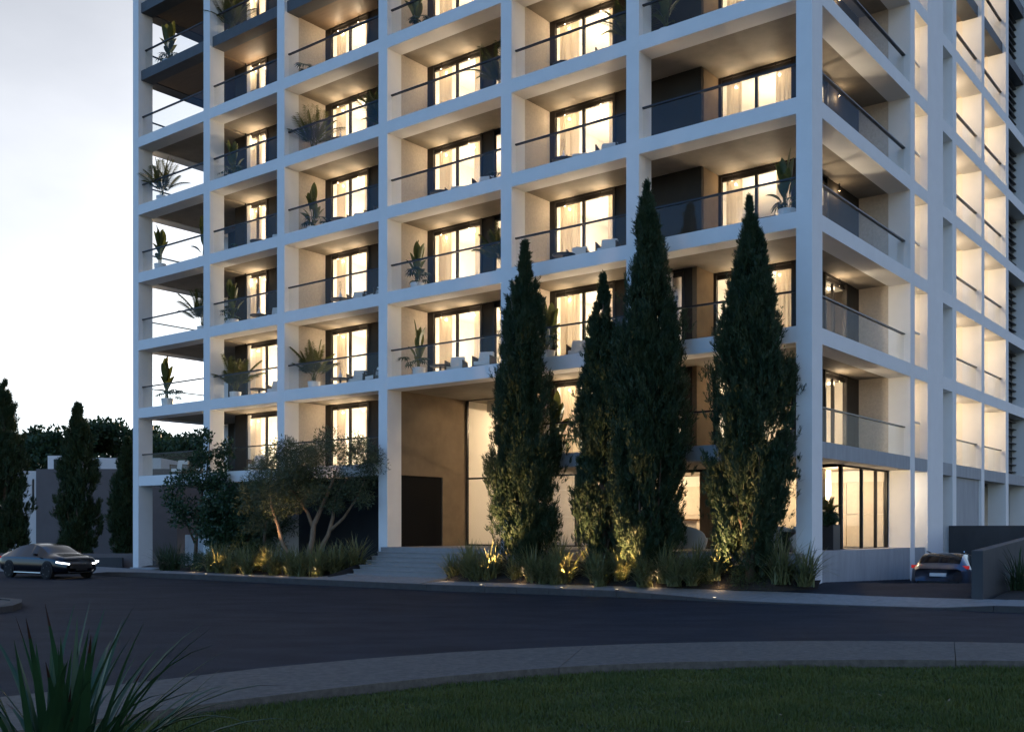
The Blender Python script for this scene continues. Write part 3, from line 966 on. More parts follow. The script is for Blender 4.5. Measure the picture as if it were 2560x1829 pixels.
def cypress_mesh(h, r, seed, plumes=300, sprays=28, per=24, leaf=.18):
    """upright plumes of fine scale-leaf sprays, gathered round the stem"""
    g = np.random.default_rng(seed)
    prof = lambda t: r * np.interp(t, [0, .06, .2, .34, .48, .62, .76, .9, .97, 1], [.66, .80, .96, 1, .95, .79, .55, .25, .08, .01])
    t = g.random(plumes * 6) * 1.04 - .04; t = np.where(t < 0, g.random(len(t)) * .02, t)
    t = t[g.random(len(t)) < prof(np.clip(t + .05, 0, 1)) / r * .9 + .10][:plumes]; n = len(t)
    ph = g.random(n) * 2 * PI
    out = np.c_[np.cos(ph), np.sin(ph), np.zeros(n)]
    dep = np.where(g.random(n) < .35, .25 + .35 * g.random(n), .74 + .24 * g.random(n) ** 1.5)
    dep = np.where(g.random(n) < .10, 1.02 + .14 * g.random(n), dep)
    pl = (1.0 + 1.1 * g.random(n)) * (.35 + .65 * prof(t) / r) * h / 11.5
    pl = np.minimum(pl, (1.0 - t) * h * .95 + .1)
    r0 = prof(t) * dep * np.where(t < .08, .8, .55); r1 = prof(np.clip(t + pl / h, 0, 1)) * dep * (1 + .06 * g.normal(size=n))
    sag = g.normal(size=(n, 3)) * .05
    s_ = np.sqrt(g.random((n, sprays)))                       # position along the plume
    wid = (.16 + .10 * g.random(n))[:, None] * np.sin(np.clip(s_, .08, .98) * PI) ** .6 * (.06 + .94 * (prof(np.clip(t + .5 * pl / h, 0, 1)) / r))[:, None] * r
    rad = r0[:, None] + (r1 - r0)[:, None] * s_ ** .8
    B = out[:, None, :] * rad[:, :, None] + g.normal(size=(n, sprays, 3)) * wid[:, :, None] * np.array([.62, .62, .9])
    B[:, :, 2] += (t * h * .955 + .12)[:, None] + s_ * pl[:, None]
    A = out[:, None, :] * (.10 + .26 * g.random((n, sprays)))[:, :, None] + np.array([0, 0, 1.0]) + g.normal(size=(n, sprays, 3)) * .16 + sag[:, None, :]
    A /= np.linalg.norm(A, axis=2, keepdims=True)
    B = B.reshape(-1, 3); A = A.reshape(-1, 3); m = len(B)
    sl = (.16 + .30 * g.random(m)) * (.5 + .5 * r) * np.repeat(.45 + .55 * prof(t) / r, sprays)
    q = g.random((m, per))
    P = B[:, None, :] + A[:, None, :] * (q * sl[:, None])[:, :, None] + g.normal(size=(m, per, 3)) * .017
    Dd = A[:, None, :] + g.normal(size=(m, per, 3)) * .34
    ln = leaf * (.5 + .7 * g.random((m, per))) * (1.1 - .5 * q)
    V, F = leaf_quads(P.reshape(-1, 3), Dd.reshape(-1, 3), ln.ravel(), ln.ravel() * .17, g)
    return np_mesh('cypress_crown', V, F, 'cypress_leaf')


def cypress(name, loc, h, r, seed, label, group, **kw):
    e = empty(name, loc, seed * 1.3)
    tag(e, label, 'cypress tree', group)
    inst(cypress_mesh(h, r, seed, **kw), 'crown', e)
    rr = random.Random(seed)
    MB().tube([(0, 0, -.1), (.03, .02, h * .25), (0, .03, h * .6), (0, 0, h * .9)], [.16, .12, .07, .02], 8).build('trunk', 'bark', e, smooth=True)
    for i in range(5):
        a = rr.random() * 6.28
        MB().tube([(0, 0, .3 + .15 * i), (math.cos(a) * r * .45, math.sin(a) * r * .45, h * .16 + .2 * i), (math.cos(a) * r * .55, math.sin(a) * r * .55, h * .32)], [.05, .035, .012], 6).build('branch', 'bark', e, smooth=True)
    return e


def crown_mesh(name, clumps, nleaf, ln, wd, m, seed, droop=0.0, jitter=.35):
    """clumps: list of (x,y,z,r)."""
    g = np.random.default_rng(seed); Ps = []; Ds = []
    for (x, y, z, rad) in clumps:
        k = int(nleaf * (rad ** 2)) + 20
        v = g.normal(size=(k, 3)); v /= np.linalg.norm(v, axis=1, keepdims=True)
        rr = rad * np.power(g.random(k), .55)
        v2 = v * np.array([1, 1, .75])
        Ps.append(np.array([x, y, z]) + v2 * rr[:, None]); Ds.append(v + g.normal(size=(k, 3)) * .7 + np.array([0, 0, .35 - droop]))
    P = np.vstack(Ps); Dd = np.vstack(Ds)
    l = ln * (.65 + .7 * g.random(len(P)))
    V, F = leaf_quads(P, Dd, l, l * wd / ln, g)
    return np_mesh(name, V, F, m)


def blade_mesh(name, n, lmin, lmax, wd, m, seed, spread=.06, lean=(.15, 1.1), seg=5, droop=1.0):
    r = random.Random(seed); V = []; F = []
    for i in range(n):
        a = r.random() * 2 * PI
        le = r.uniform(*lean); L_ = r.uniform(lmin, lmax); w = wd * r.uniform(.7, 1.2)
        px, py = r.gauss(0, spread), r.gauss(0, spread)
        dx, dy = math.cos(a), math.sin(a)
        sx, sy = -dy, dx
        th = le * .35; x = y = 0.0; h = 0.0; o = len(V); rad = 0.0
        for j in range(seg + 1):
            t = j / seg
            ww = w * (1 - t) ** .6 * (.6 + .4 * min(1, t * 4)) + .0008
            bx, by = px + dx * rad, py + dy * rad
            V.append((bx - sx * ww / 2, by - sy * ww / 2, h)); V.append((bx + sx * ww / 2, by + sy * ww / 2, h))
            th2 = th + le * droop * t * .9
            rad += math.sin(min(th2, 2.3)) * L_ / seg; h += math.cos(min(th2, 2.3)) * L_ / seg
        for j in range(seg):
            k = o + 2 * j
            F.append((k, k + 1, k + 3, k + 2))
    return np_mesh(name, V, F, m)


# ------------------------------------------------------------------ cypress trees
CL = 'tall cypresses planted in the entrance bed'
cypress('cypress_tree', W(9.80, -1.15, .55), 11.5, 1.24, 2, 'tall dark cypress nearest the entrance steps', CL)
cypress('cypress_tree', W(6.66, -1.0, .6), 9.85, .98, 3, 'slimmest and shortest cypress in the entrance bed', CL, plumes=220)
cypress('cypress_tree', W(4.89, -1.15, .55), 12.6, 1.28, 5, 'tallest dark cypress standing beside the slim one', CL, plumes=340)
cypress('cypress_tree', W(1.45, -1.05, .55), 11.4, 1.24, 7, 'broad tall cypress next to the solid corner column', CL)
CF = 'cypresses in front of the grey house'
kw = dict(plumes=200, sprays=20, per=16, leaf=.30)
cypress('cypress_tree', (-28.3, 58, .1), 10.3, 1.3, 11, 'tall dark cypress standing beside the house with the lit window', CF, **kw)
cypress('cypress_tree', (-24.2, 58, .1), 9.2, 1.1, 12, 'dark cypress in front of the grey house wall', CF, **kw)
cypress('cypress_tree', (-21.1, 57, .1), 6.8, .9, 13, 'shorter cypress close to the open corner column', CF, **kw)


# ------------------------------------------------------------------ olive tree and leafy trees on the left bed
def polytree(name, loc, label, cat, stems, clumps, bark, leafm, nleaf, ln, wd, seed, droop=0.0):
    e = empty(name, loc, 0)
    tag(e, label, cat)
    for s_ in stems:
        MB().tube(*s_, n=9).build('trunk', bark, e, smooth=True)
    inst(crown_mesh('crown', clumps, nleaf, ln, wd, leafm, seed, droop), 'crown', e)
    return e


def clump_cloud(seed, n, c, rad, rmin, rmax, hollow=.35):
    r = random.Random(seed); out = []
    for i in range(n):
        while True:
            p = [r.uniform(-1, 1) for _ in range(3)]
            d = sum(q * q for q in p) ** .5
            if hollow < d < 1: break
        out.append((c[0] + p[0] * rad[0], c[1] + p[1] * rad[1], c[2] + p[2] * rad[2], r.uniform(rmin, rmax)))
    return out


ob = W(20.4, -1.6, .5)
oc = clump_cloud(5, 34, (-.9, .1, 3.9), (1.15, 1.2, 1.35), .32, .62) + clump_cloud(6, 44, (1.2, -.2, 4.2), (1.9, 1.4, 1.35), .32, .66) + clump_cloud(8, 26, (.9, -.3, 2.9), (1.9, .9, .55), .28, .5) + clump_cloud(9, 26, (-1.1, 0, 3.0), (1.1, .9, 1.0), .3, .55)
polytree('olive_tree', ob, 'olive tree with several bare leaning stems beside the entrance steps', 'olive tree',
         [([(0, 0, -.1), (.03, .02, .6), (.16, 0, 1.1), (.2, .02, 1.7), (.55, .1, 2.5), (.9, .0, 3.3), (1.2, -.1, 4.1)], [.15, .13, .115, .11, .08, .06, .02]),
          ([(.18, 0, 1.6), (-.05, .1, 2.2), (-.45, .2, 2.8), (-.9, .1, 3.4), (-1.2, 0, 4.0)], [.085, .07, .055, .04, .015]),
          ([(.1, .05, -.1), (.35, .15, .6), (.75, .25, 1.3), (.95, .2, 2.0), (1.0, .3, 2.8), (1.5, .3, 3.6)], [.12, .10, .09, .075, .05, .02]),
          ([(.85, .22, 1.5), (1.4, .1, 2.0), (1.9, -.1, 2.7), (2.3, -.2, 3.5)], [.07, .055, .04, .015]),
          ([(-.1, 0, -.1), (-.75, .1, .35), (-1.1, .15, 1.0), (-1.25, .1, 1.7), (-1.55, .2, 2.5), (-1.6, .2, 3.4)], [.12, .10, .085, .07, .05, .02])],
         oc, 'olive_bark', 'olive_leaf', 860, .14, .03, 21, .25)
lb = W(28.6, -1.2, .3)
polytree('leafy_tree', lb, 'slender dark leafy tree in front of the open corner bay', 'tree',
         [([(0, 0, -.1), (.05, 0, 1.2), (.1, .1, 2.6), (.5, .1, 4.2), (.7, 0, 6.0)], [.10, .08, .065, .045, .012]),
          ([(.05, 0, 1.0), (-.5, .1, 2.2), (-.8, 0, 3.2)], [.06, .045, .015])],
         clump_cloud(31, 36, (.0, 0, 2.9), (1.7, 1.2, 1.5), .3, .55) + clump_cloud(32, 26, (.7, 0, 5.0), (.95, .8, 1.6), .25, .5),
         'bark', 'leafy_leaf', 400, .15, .09, 22)
lb = W(25.6, -1.0, .35)
polytree('leafy_tree', lb, 'rounded dark bushy tree between the slender tree and the olive', 'tree',
         [([(0, 0, -.1), (.0, 0, 1.0), (.1, .1, 2.4), (.3, .1, 3.8)], [.11, .09, .065, .02]), ([(.1, 0, -.1), (.35, .1, 1.3), (.7, .2, 2.6)], [.07, .05, .015])],
         clump_cloud(33, 80, (.1, 0, 2.1), (1.8, 1.2, 1.7), .35, .6, .1), 'bark', 'leafy_leaf', 520, .15, .095, 23)
lb = W(23.4, -1.3, .4)
polytree('feathery_tree', lb, 'soft feathery grey green shrub tree touching the olive crown', 'tree',
         [([(0, 0, -.1), (-.1, 0, 1.2), (.05, .1, 2.6), (.2, .1, 4.3)], [.09, .07, .05, .015])],
         clump_cloud(34, 64, (.1, 0, 2.7), (1.2, 1.0, 2.2), .3, .5, .05), 'bark', 'olive_leaf', 800, .18, .026, 24, .3)
e = empty('round_shrub', W(23.6, -2.3, .35)); tag(e, 'loose golden lit shrub at the foot of the feathery tree', 'shrub')
inst(crown_mesh('foliage', clump_cloud(41, 18, (0, 0, .75), (.75, .55, .6), .22, .36), 700, .09, .035, 'shrub_leaf', 25), 'foliage', e)

# ------------------------------------------------------------------ strappy clumps and low shrubs
rr = random.Random(77)
CM = [blade_mesh('clump_blades', 130, .9, 1.5, .048, 'clump_leaf', s_, .09, (.25, 1.9), 7) for s_ in (1, 2, 3)]
CD_ = [blade_mesh('clump_blades', 130, .9, 1.5, .046, 'clump_dark', s_, .09, (.25, 1.9), 7) for s_ in (4, 5)]
GL = 'strappy clumps in the olive tree bed'; GR = 'strappy clumps in the cypress bed'


def clump(u, v, z, sc, me, label, group):
    v -= .18
    for lu in (9.9, 7.0, 5.1, 1.9, 21.3, 24.0):
        if abs(u - lu) < .42 and v < -1.4: u = lu + (.45 if u >= lu else -.45)
    e = inst(me, 'grass_clump', None, W(u, v, z - .05), (0, 0, rr.random() * 6.28), (sc * 1.08, sc * 1.08, sc * rr.uniform(.85, 1.05)))
    tag(e, label, 'grass clump', group)


for u, v in ((30.0, -1.6), (28.6, -2.1), (31.2, -.9)):
    clump(u, v, .2, 1.0, CD_[int(u) % 2], 'dark strappy grass clump beside the open corner column', 'dark clumps by the open corner column')
for u, v, sc in ((25.1, -2.6, 1.05), (24.0, -2.75, 1.0), (22.8, -2.7, 1.0), (21.9, -2.3, .95), (21.2, -2.75, 1.0), (20.2, -2.55, .95), (19.6, -2.8, 1.0), (18.7, -2.5, 1.1), (18.2, -1.9, 1.1), (19.3, -1.6, 1.0), (17.9, -1.2, 1.15), (23.0, -1.9, .9), (18.3, -2.8, .9), (24.6, -2.2, .95), (22.3, -2.95, .85), (20.7, -2.95, .85), (19.1, -2.95, .85), (20.6, -1.9, .9), (23.4, -2.95, .85), (18.8, -1.2, 1.0)):
    clump(u, v, .24 + .12 * (v + 3.1), sc, CM[int(u * 7) % 3], 'strappy grass clump in front of the ' + ('feathery tree' if u > 22.4 else 'leaning olive stems' if u > 18.5 else 'black edging by the steps'), GL)
for u, v, sc in ((12.2, -1.9, .95), (11.4, -1.95, 1.05), (10.5, -2.0, 1.05), (9.5, -1.85, .95), (8.7, -1.9, 1.05), (7.9, -1.6, 1.0), (7.2, -1.9, 1.05), (6.3, -1.75, 1.05), (5.6, -1.5, .9), (5.0, -1.6, .95), (4.0, -1.55, 1.1), (3.2, -1.1, 1.0), (2.5, -1.2, .95), (11.0, -1.2, 1.0), (8.4, -.9, 1.0), (5.9, -.9, .9), (2.6, -.7, .9), (11.9, -1.4, .95), (10.9, -2.15, .9), (8.2, -2.05, .9), (7.7, -2.1, .85), (6.0, -2.0, .9), (4.5, -1.9, .9), (3.5, -1.75, .9), (3.0, -1.65, .85), (9.1, -1.4, .9), (6.9, -1.4, .9)):
    clump(u, v, .27 + .33 * (v + 2.1), sc, CM[int(u * 9) % 3], 'strappy grass clump at the foot of the ' + ('cypress nearest the steps' if u > 8.2 else 'slimmest cypress' if u > 5.8 else 'tallest cypress' if u > 3.2 else 'broad corner cypress'), GR)
clump(.55, -.75, .5, 1.3, CM[0], 'biggest pale strappy clump against the solid corner column', GR)
clump(-.1, -.55, .45, 1.05, CM[1], 'pale strappy clump overhanging the driveway beside the corner column', GR)
SH = [crown_mesh('shrub_foliage', clump_cloud(50 + i, 16, (0, 0, .36), (.42, .42, .30), .18, .28), 1500, .06, .014, 'shrub_leaf', 60 + i) for i in range(2)]
SHD = crown_mesh('shrub_foliage', clump_cloud(55, 20, (0, 0, .36), (.5, .5, .3), .2, .3), 1300, .07, .016, 'leafy_leaf', 66)
for i, (u, v) in enumerate(((2.75, -1.55), (1.65, -1.25), (1.0, -1.05))):
    tag(inst(SH[i % 2], 'round_shrub', None, W(u, v, .3), (0, 0, i), (1.05, 1.05, 1.15 - .2 * (i == 2))), 'low rounded fine leaved shrub at the front of the cypress bed', 'shrub', 'rounded shrubs in the cypress bed')
for i, (u, v) in enumerate(((27.1, -2.4), (26.1, -2.6))):
    tag(inst(SHD, 'round_shrub', None, W(u, v, .22), (0, 0, i * 2), (1.1, 1.1, 1.2)), 'low dark rounded shrub in the olive tree bed', 'shrub', 'dark rounded shrubs')
for i, (x, y, sc) in enumerate(((14.1, 28.9, 1.0), (15.4, 29.5, 1.0))):
    tag(inst(CD_[i], 'grass_clump', None, (x, y, .25), (0, 0, i), (sc, sc, sc)), 'dark strappy clump outside the sloping retaining wall', 'grass clump', 'dark clumps outside the retaining wall')

# garden lights in the beds
for u, tu, tv, tz, p, where in ((9.9, 9.8, -1.15, 4.4, 520, 'cypress nearest the steps'), (7.0, 6.66, -1.0, 4.0, 380, 'slim cypress'), (5.1, 4.89, -1.15, 4.5, 520, 'tallest cypress'), (1.9, 1.45, -1.05, 4.2, 400, 'broad corner cypress'),
                                (21.3, 20.6, -1.6, 4.2, 330, 'leaning olive stems'), (24.0, 23.4, -2.0, 3.0, 110, 'feathery tree')):
    vk, zk = st(u)[0] + .30, st(u)[1] + .02
    e = empty('garden_light', W(u, vk, zk)); tag(e, f'flush round uplight set in the paving facing the {where}', 'uplight', 'uplights along the planting beds')
    MB().lathe([(.07, -.05), (.07, .008), (.055, .014)], 16).build('body', 'pot_dark', e)
    MB().lathe([(.045, .015), (.045, .018)], 14).build('lens', 'lamp_glow', e)
    tw = Vector(W(tu, tv, tz)) - Vector(W(u, vk, zk))
    q = Vector((0, 0, -1)).rotation_difference(tw.normalized())
    lamp('garden_lamp', 'SPOT', (0, 0, .06), p, .05, (1.0, .60, .28), rot=q.to_euler(), spot=(math.radians(50), 1.0), parent=e)
for u in (26, 22.6, 20, 18.2, 12, 9, 6.2, 4.2, 2.2):  # low lights added for a warm wash on paving and clumps
    vk, zk = st(u)[2] - .06, st(u)[3]
    if 12.4 < u < 17.5: vk = -2.0
    e = empty('added_path_light', W(u, vk, zk)); tag(e, 'tiny low added fill light at the front edge of the planting', 'added light', 'added low lights along the beds')
    MB().lathe([(.012, -.05), (.012, .20), (.03, .20), (.03, .225)], 10).build('body', 'pot_dark', e)
    lamp('path_fill_lamp', 'POINT', (0, 0, .17), 1.5, .02, (1.0, .68, .36), parent=e)

# ------------------------------------------------------------------ foreground flax plants, single leaves
def flax_leaf_mesh(L_, w, lean, droop, brown, seed):
    r = random.Random(seed); V = []; F = []; mi = []; seg = 12
    th = lean * .25; rad = 0; h = 0
    for j in range(seg + 1):
        t = j / seg
        ww = w * (.45 + .55 * min(1, t * 3)) * (1 - max(0, (t - .45) / .55) ** 1.8) + .001
        tw = .012 * math.sin(t * 3 + seed)
        V += [(rad, -ww / 2 + tw, h + ww * .22), (rad + .0, tw, h), (rad, ww / 2 + tw, h + ww * .22)]
        a = th + lean * t * .75 + droop * max(0, t - .45) ** 2 * 4
        rad += math.sin(a) * L_ / seg; h += math.cos(a) * L_ / seg
    for j in range(seg):
        k = 3 * j
        F += [(k, k + 1, k + 4, k + 3), (k + 1, k + 2, k + 5, k + 4)]
        b = 1 if brown and j / seg > brown else 0
        mi += [b, b]
    return np_mesh('flax_leaf', V, F, ['flax_leaf', 'flax_brown'], True, mi)


def flax(loc, n, label, seed, sc=1.0, sector=None):
    e = empty('flax_plant', loc); tag(e, label, 'flax plant', 'flax plants on the lawn edge')
    r = random.Random(seed)
    for i in range(n):
        az = r.uniform(0, 2 * PI) if not sector else r.uniform(*sector)
        t = i / n
        lean = .10 + 1.45 * t ** 1.1 + r.uniform(-.05, .15)
        me = flax_leaf_mesh(r.uniform(1.2, 1.72) * sc * (1 + .2 * t), r.uniform(.044, .068), lean, r.uniform(0, .9) * t, r.choice([0, 0, 0, 0, .88]), i)
        inst(me, 'leaf', e, (r.gauss(0, .07), r.gauss(0, .07), 0), (0, 0, az))
    return e


flax((-2.66, 6.1, -.06), 112, 'large dark green flax plant with arching strap leaves on the lawn corner', 4)
flax((3.75, 6.3, -.06), 26, 'flax plant at the lawn edge with low drooping dark leaves', 8, .62)
for i, (x, y) in enumerate(((-2.0, 7.4), (-1.6, 6.9), (-3.3, 7.0), (-1.3, 7.6))):
    tag(inst(CD_[i % 2], 'grass_clump', None, (x, y, -.06), (0, 0, i), (.45, .45, .45)), 'small dark grass clump at the foot of the large flax', 'grass clump', 'small clumps around the flax')

# ------------------------------------------------------------------ lawn grass
g = np.random.default_rng(9)
N = 330000
yy = 5.2 + (16 - 5.2) * g.random(N) ** 1.15
xx = (g.random(N) * 2 - 1) * (yy * .56 + .6)
NN = np.array(NEAR_NEAR)
lim = np.interp(xx, NN[:, 0], NN[:, 1])
ok = yy < lim - .015
xx, yy = xx[ok], yy[ok]; n = len(xx)
hh = (.028 + .045 * g.random(n)) * (1 + .35 * np.sin(xx * 2.1 + np.sin(yy * 1.7) * 2) * np.sin(yy * 2.7))
aa = g.random(n) * 2 * PI; ln_ = g.normal(size=(n, 2)) * .022
wd_ = .0045 + .0035 * g.random(n)
wd_ *= np.clip(yy / 8, 1, 1.8)
V = np.empty((n, 3, 3), np.float32)
V[:, 0] = np.c_[xx - np.cos(aa) * wd_, yy - np.sin(aa) * wd_, np.full(n, -.056)]
V[:, 1] = np.c_[xx + np.cos(aa) * wd_, yy + np.sin(aa) * wd_, np.full(n, -.056)]
V[:, 2] = np.c_[xx + ln_[:, 0], yy + ln_[:, 1], -.055 + hh]
gr = inst(np_mesh('lawn_grass', V.reshape(-1, 3), np.arange(n * 3).reshape(n, 3), 'grass'), 'lawn_grass')
tag(gr, 'short dark green mown lawn grass along the near footpath', 'grass', kind='stuff')
lm = MB().add([(-.05, 0, .006), (0, -.016, .012), (.055, 0, .02), (0, .018, .004)], [(0, 1, 2), (0, 2, 3)]).mesh('fallen_leaf', 'dry_leaf')
for i, (x, y) in enumerate(((2.35, 8.6), (3.0, 11.6), (1.9, 11.2), (4.6, 13.0), (1.0, 9.5), (-.4, 10.9), (5.3, 12.6), (0.2, 7.4))):
    tag(inst(lm, 'fallen_leaf', None, (x, y, -.005), (.2, .1 * i, i * 1.7), (.8, .8, .8)), 'pale dry leaf fallen on the lawn', 'leaf', 'dry leaves on the lawn')

# ------------------------------------------------------------------ balcony plants and furniture
def frond_mesh(L_, lean, seed):
    r = random.Random(seed); V = []; F = []
    th = lean * .3; rad = 0; h = 0; pts = []; seg = 14
    for j in range(seg + 1):
        pts.append((rad, h, th + lean * (j / seg)))
        a = th + lean * (j / seg); rad += math.sin(a) * L_ / seg; h += math.cos(a) * L_ / seg
    for j in range(seg):
        (r0, h0, a0), (r1, h1, _) = pts[j], pts[j + 1]
        o = len(V); w = .010 * (1 - j / seg) + .003
        V += [(r0, -w, h0), (r0, w, h0), (r1, w * .9, h1), (r1, -w * .9, h1)]; F.append((o, o + 1, o + 2, o + 3))
        t = j / seg
        if t < .25: continue
        ll = L_ * .34 * (1 - ((t - .25) / .75) ** 2.2 * .7)
        for sgn in (-1, 1):
            for q in (0, .5):
                x, z = r0 + (r1 - r0) * q, h0 + (h1 - h0) * q
                fx, fy = math.sin(a0) * .75, sgn * .62
                fz = math.cos(a0) * .75 - .18
                tip = (x + fx * ll, fy * ll, z + fz * ll - ll * .18)
                md = (x + fx * ll * .5, fy * ll * .5, z + fz * ll * .5)
                o = len(V); wl = .016
                V += [(x, 0, z), (md[0] + wl * .7, md[1], md[2] - wl), tip, (md[0] - wl * .7, md[1], md[2] + wl)]
                F.append((o, o + 1, o + 2, o + 3))
    return np_mesh('frond', V, F, 'palm_leaf')


def paddle_mesh(L_, stalk, lean, w, seed):
    V = []; F = []; seg = 9; th = lean * .3; rad = 0; h = 0
    for j in range(5):
        a = th + lean * .25 * j / 4
        V += [(rad, -.012, h), (rad, .012, h)]
        if j < 4: rad += math.sin(a) * stalk / 4; h += math.cos(a) * stalk / 4
    for j in range(4): F.append((2 * j, 2 * j + 1, 2 * j + 3, 2 * j + 2))
    b = len(V)
    for j in range(seg + 1):
        t = j / seg; ww = w * math.sin(PI * (.06 + .94 * t)) ** .75 if t < 1 else .002
        a = th + lean * (.25 + .8 * t)
        V += [(rad - ww * .18, -ww / 2, h + ww * .12), (rad, 0, h), (rad - ww * .18, ww / 2, h + ww * .12)]
        rad += math.sin(a) * L_ / seg; h += math.cos(a) * L_ / seg
    for j in range(seg):
        k = b + 3 * j
        F += [(k, k + 1, k + 4, k + 3), (k + 1, k + 2, k + 5, k + 4)]
    return np_mesh('paddle_leaf', V, F, 'paddle_leaf', True)


def lobed_mesh(seed):
    """split tropical leaf on a stalk"""
    V = []; F = []
    V += [(0, -.006, 0), (0, .006, 0), (.22, .005, .34), (.22, -.005, .34)]; F.append((0, 1, 2, 3))
    for i in range(9):
        a = -1.9 + 3.8 * i / 8
        ll = .26 * (1 - .35 * abs(a) / 1.9)
        dx, dy = math.cos(a), math.sin(a); o = len(V)
        V += [(.22, 0, .34), (.22 + dx * ll * .55 - dy * .025, dy * ll * .55 + dx * .025, .34 - .02), (.22 + dx * ll, dy * ll, .34 - .11), (.22 + dx * ll * .55 + dy * .025, dy * ll * .55 - dx * .025, .34 - .02)]
        F.append((o, o + 1, o + 2, o + 3))
    return np_mesh('lobed_leaf', V, F, 'fern_leaf')


FR = [frond_mesh(1.5, ln_v, i) for i, ln_v in enumerate((.18, .42, .75, 1.2))]
PD = [paddle_mesh(.72, .85, .12, .24, 1), paddle_mesh(.66, .68, .30, .26, 2), paddle_mesh(.55, .42, .65, .25, 3), paddle_mesh(.46, .25, 1.15, .23, 4)]
LB = lobed_mesh(1)
POT = {c: MB().lathe([(.15, 0), (.2, .02), (.24, .42), (.225, .42), (.215, .36)], 20).mesh('pot', c) for c in ('pot_white', 'pot_dark')}


def balcony_plant(kind, u, v, z, label, seed, pot='pot_white', sc=1.0):
    r = random.Random(seed)
    e = empty({'palm': 'potted_palm', 'paddle': 'potted_strelitzia', 'mixed': 'potted_strelitzia', 'small': 'potted_fern'}[kind], W(u, v, z), r.random() * 6, sc)
    tag(e, label, 'potted plant', 'potted plants on the balconies')
    inst(POT[pot], 'pot', e)
    if kind == 'palm':
        for i in range(20):
            inst(FR[min(3, i // 5)], 'frond', e, (r.gauss(0, .04), r.gauss(0, .04), .36), (r.uniform(-.1, .1), 0, i * 2.4 + r.uniform(-.3, .3)), [r.uniform(.85, 1.15)] * 3)
    if kind in ('paddle', 'mixed'):
        for i in range(13):
            inst(PD[0 if i < 4 else 1 if i < 8 else 2 if i < 11 else 3], 'leaf', e, (r.gauss(0, .04), r.gauss(0, .04), .36), (r.uniform(-.1, .1), 0, i * 2.4 + r.uniform(-.3, .3)), [r.uniform(.85, 1.15)] * 3)
    if kind in ('mixed', 'small'):
        n_ = 9
        for i in range(n_):
            off = .0 if kind == 'small' else .12
            inst(LB, 'leaf', e, (off + r.gauss(0, .05), off, .3), (0, r.uniform(-.3, .5), i * .7 + r.uniform(-.3, .3)), [r.uniform(.9, 1.5)] * 3)
    return e


PL = [('AB', 6, 33.87, .95, 'mixed'), ('AB', 4, 34.2, .8, 'palm'), ('AB', 3, 34.3, .75, 'paddle'), ('AB', 3, 31.4, 1.3, 'paddle'), ('AB', 2, 31.5, 1.3, 'palm'), ('AB', 1, 33.7, .75, 'mixed'),
      ('BC', 6, 28.79, .95, 'palm'), ('BC', 4, 28.75, 1.0, 'mixed'), ('BC', 3, 28.9, 1.5, 'small'), ('BC', 2, 28.7, .95, 'mixed'), ('BC', 1, 28.70, 1.1, 'palm'),
      ('CD', 5, 23.4, .85, 'small'), ('CD', 4, 23.2, 1.1, 'palm'), ('CD', 3, 23.2, 1.1, 'mixed'), ('CD', 1, 23.15, 1.1, 'palm'), ('CD', 4, 19.2, 1.4, 'palm'),
      ('DE', 5, 16.9, 1.0, 'mixed'), ('DE', 4, 12.75, 1.3, 'palm'), ('DE', 2, 16.85, 1.0, 'mixed'), ('DE', 2, 12.75, 1.4, 'palm'), ('DE', 1, 16.75, 1.0, 'mixed'), ('DE', 3, 12.8, 1.4, 'small'),
      ('EF', 1, 10.35, 1.0, 'mixed'), ('EF', 0, 9.85, .95, 'mixed'), ('FG', 4, 5.45, 1.0, 'paddle'), ('FG', 2, 1.2, 1.0, 'mixed'), ('FG', 0, 1.25, 1.0, 'paddle'), ('EF', 4, 6.9, 1.3, 'palm')]
KN = dict(palm='feathery potted palm', paddle='upright paddle leaf plant', mixed='paddle leaf plant with ferns', small='small potted plant with lobed leaves')
for i, (b, k, u, v, kd) in enumerate(PL):
    far = {('AB', 3, 31.4): ' by the inner column', ('AB', 3, 34.3): ' by the outer column', ('CD', 4, 19.2): ' by the dark panel', ('CD', 4, 23.2): ' by the side wall',
           ('DE', 2, 16.85): ' by wall', ('DE', 2, 12.75): ' by the end'}.get((b, k, u), '')
    balcony_plant(kd, u, v, T(k) - .06, f'{KN[kd]} on the {ORD[k]} floor{far}, {BAYNAME[b]}', 100 + i, 'pot_dark' if (b, k) in (('FG', 0), ('DE', 5)) else 'pot_white', (1.25 if b == 'AB' else 1.15) if kd != 'small' else .95)

# armchair: timber frame, rope sides, cushions
def chair_meshes():
    M_ = {}
    m = MB()
    for sx in (-.36, .36):
        for sy in (-.34, .34): m.box(sx - .02, sx + .02, sy - .02, sy + .02, 0, .62)
        m.box(sx - .025, sx + .025, -.36, .36, .60, .64); m.box(sx - .018, sx + .018, -.32, .32, .22, .26)
    m.box(-.34, .34, -.34, -.30, .22, .27); m.box(-.34, .34, .30, .34, .22, .27); m.box(-.34, .34, .32, .36, .60, .64)
    M_['frame'] = m.mesh('frame', 'rope')
    m = MB()
    for i in range(13):
        y = -.30 + i * .05; m.box(-.006, .006, y - .008, y + .008, .26, .60)
    M_['rope_side'] = m.mesh('rope_side', 'rope')
    M_['seat_cushion'] = MB().box(-.32, .32, -.34, .27, .27, .43).mesh('seat_cushion', 'cushion')
    M_['back_cushion'] = MB().hexa([(-.31, .12, .42), (.31, .12, .42), (.31, .30, .42), (-.31, .30, .42)], [(-.29, .24, .88), (.29, .24, .88), (.29, .38, .86), (-.29, .38, .86)]).mesh('back_cushion', 'cushion')
    return M_


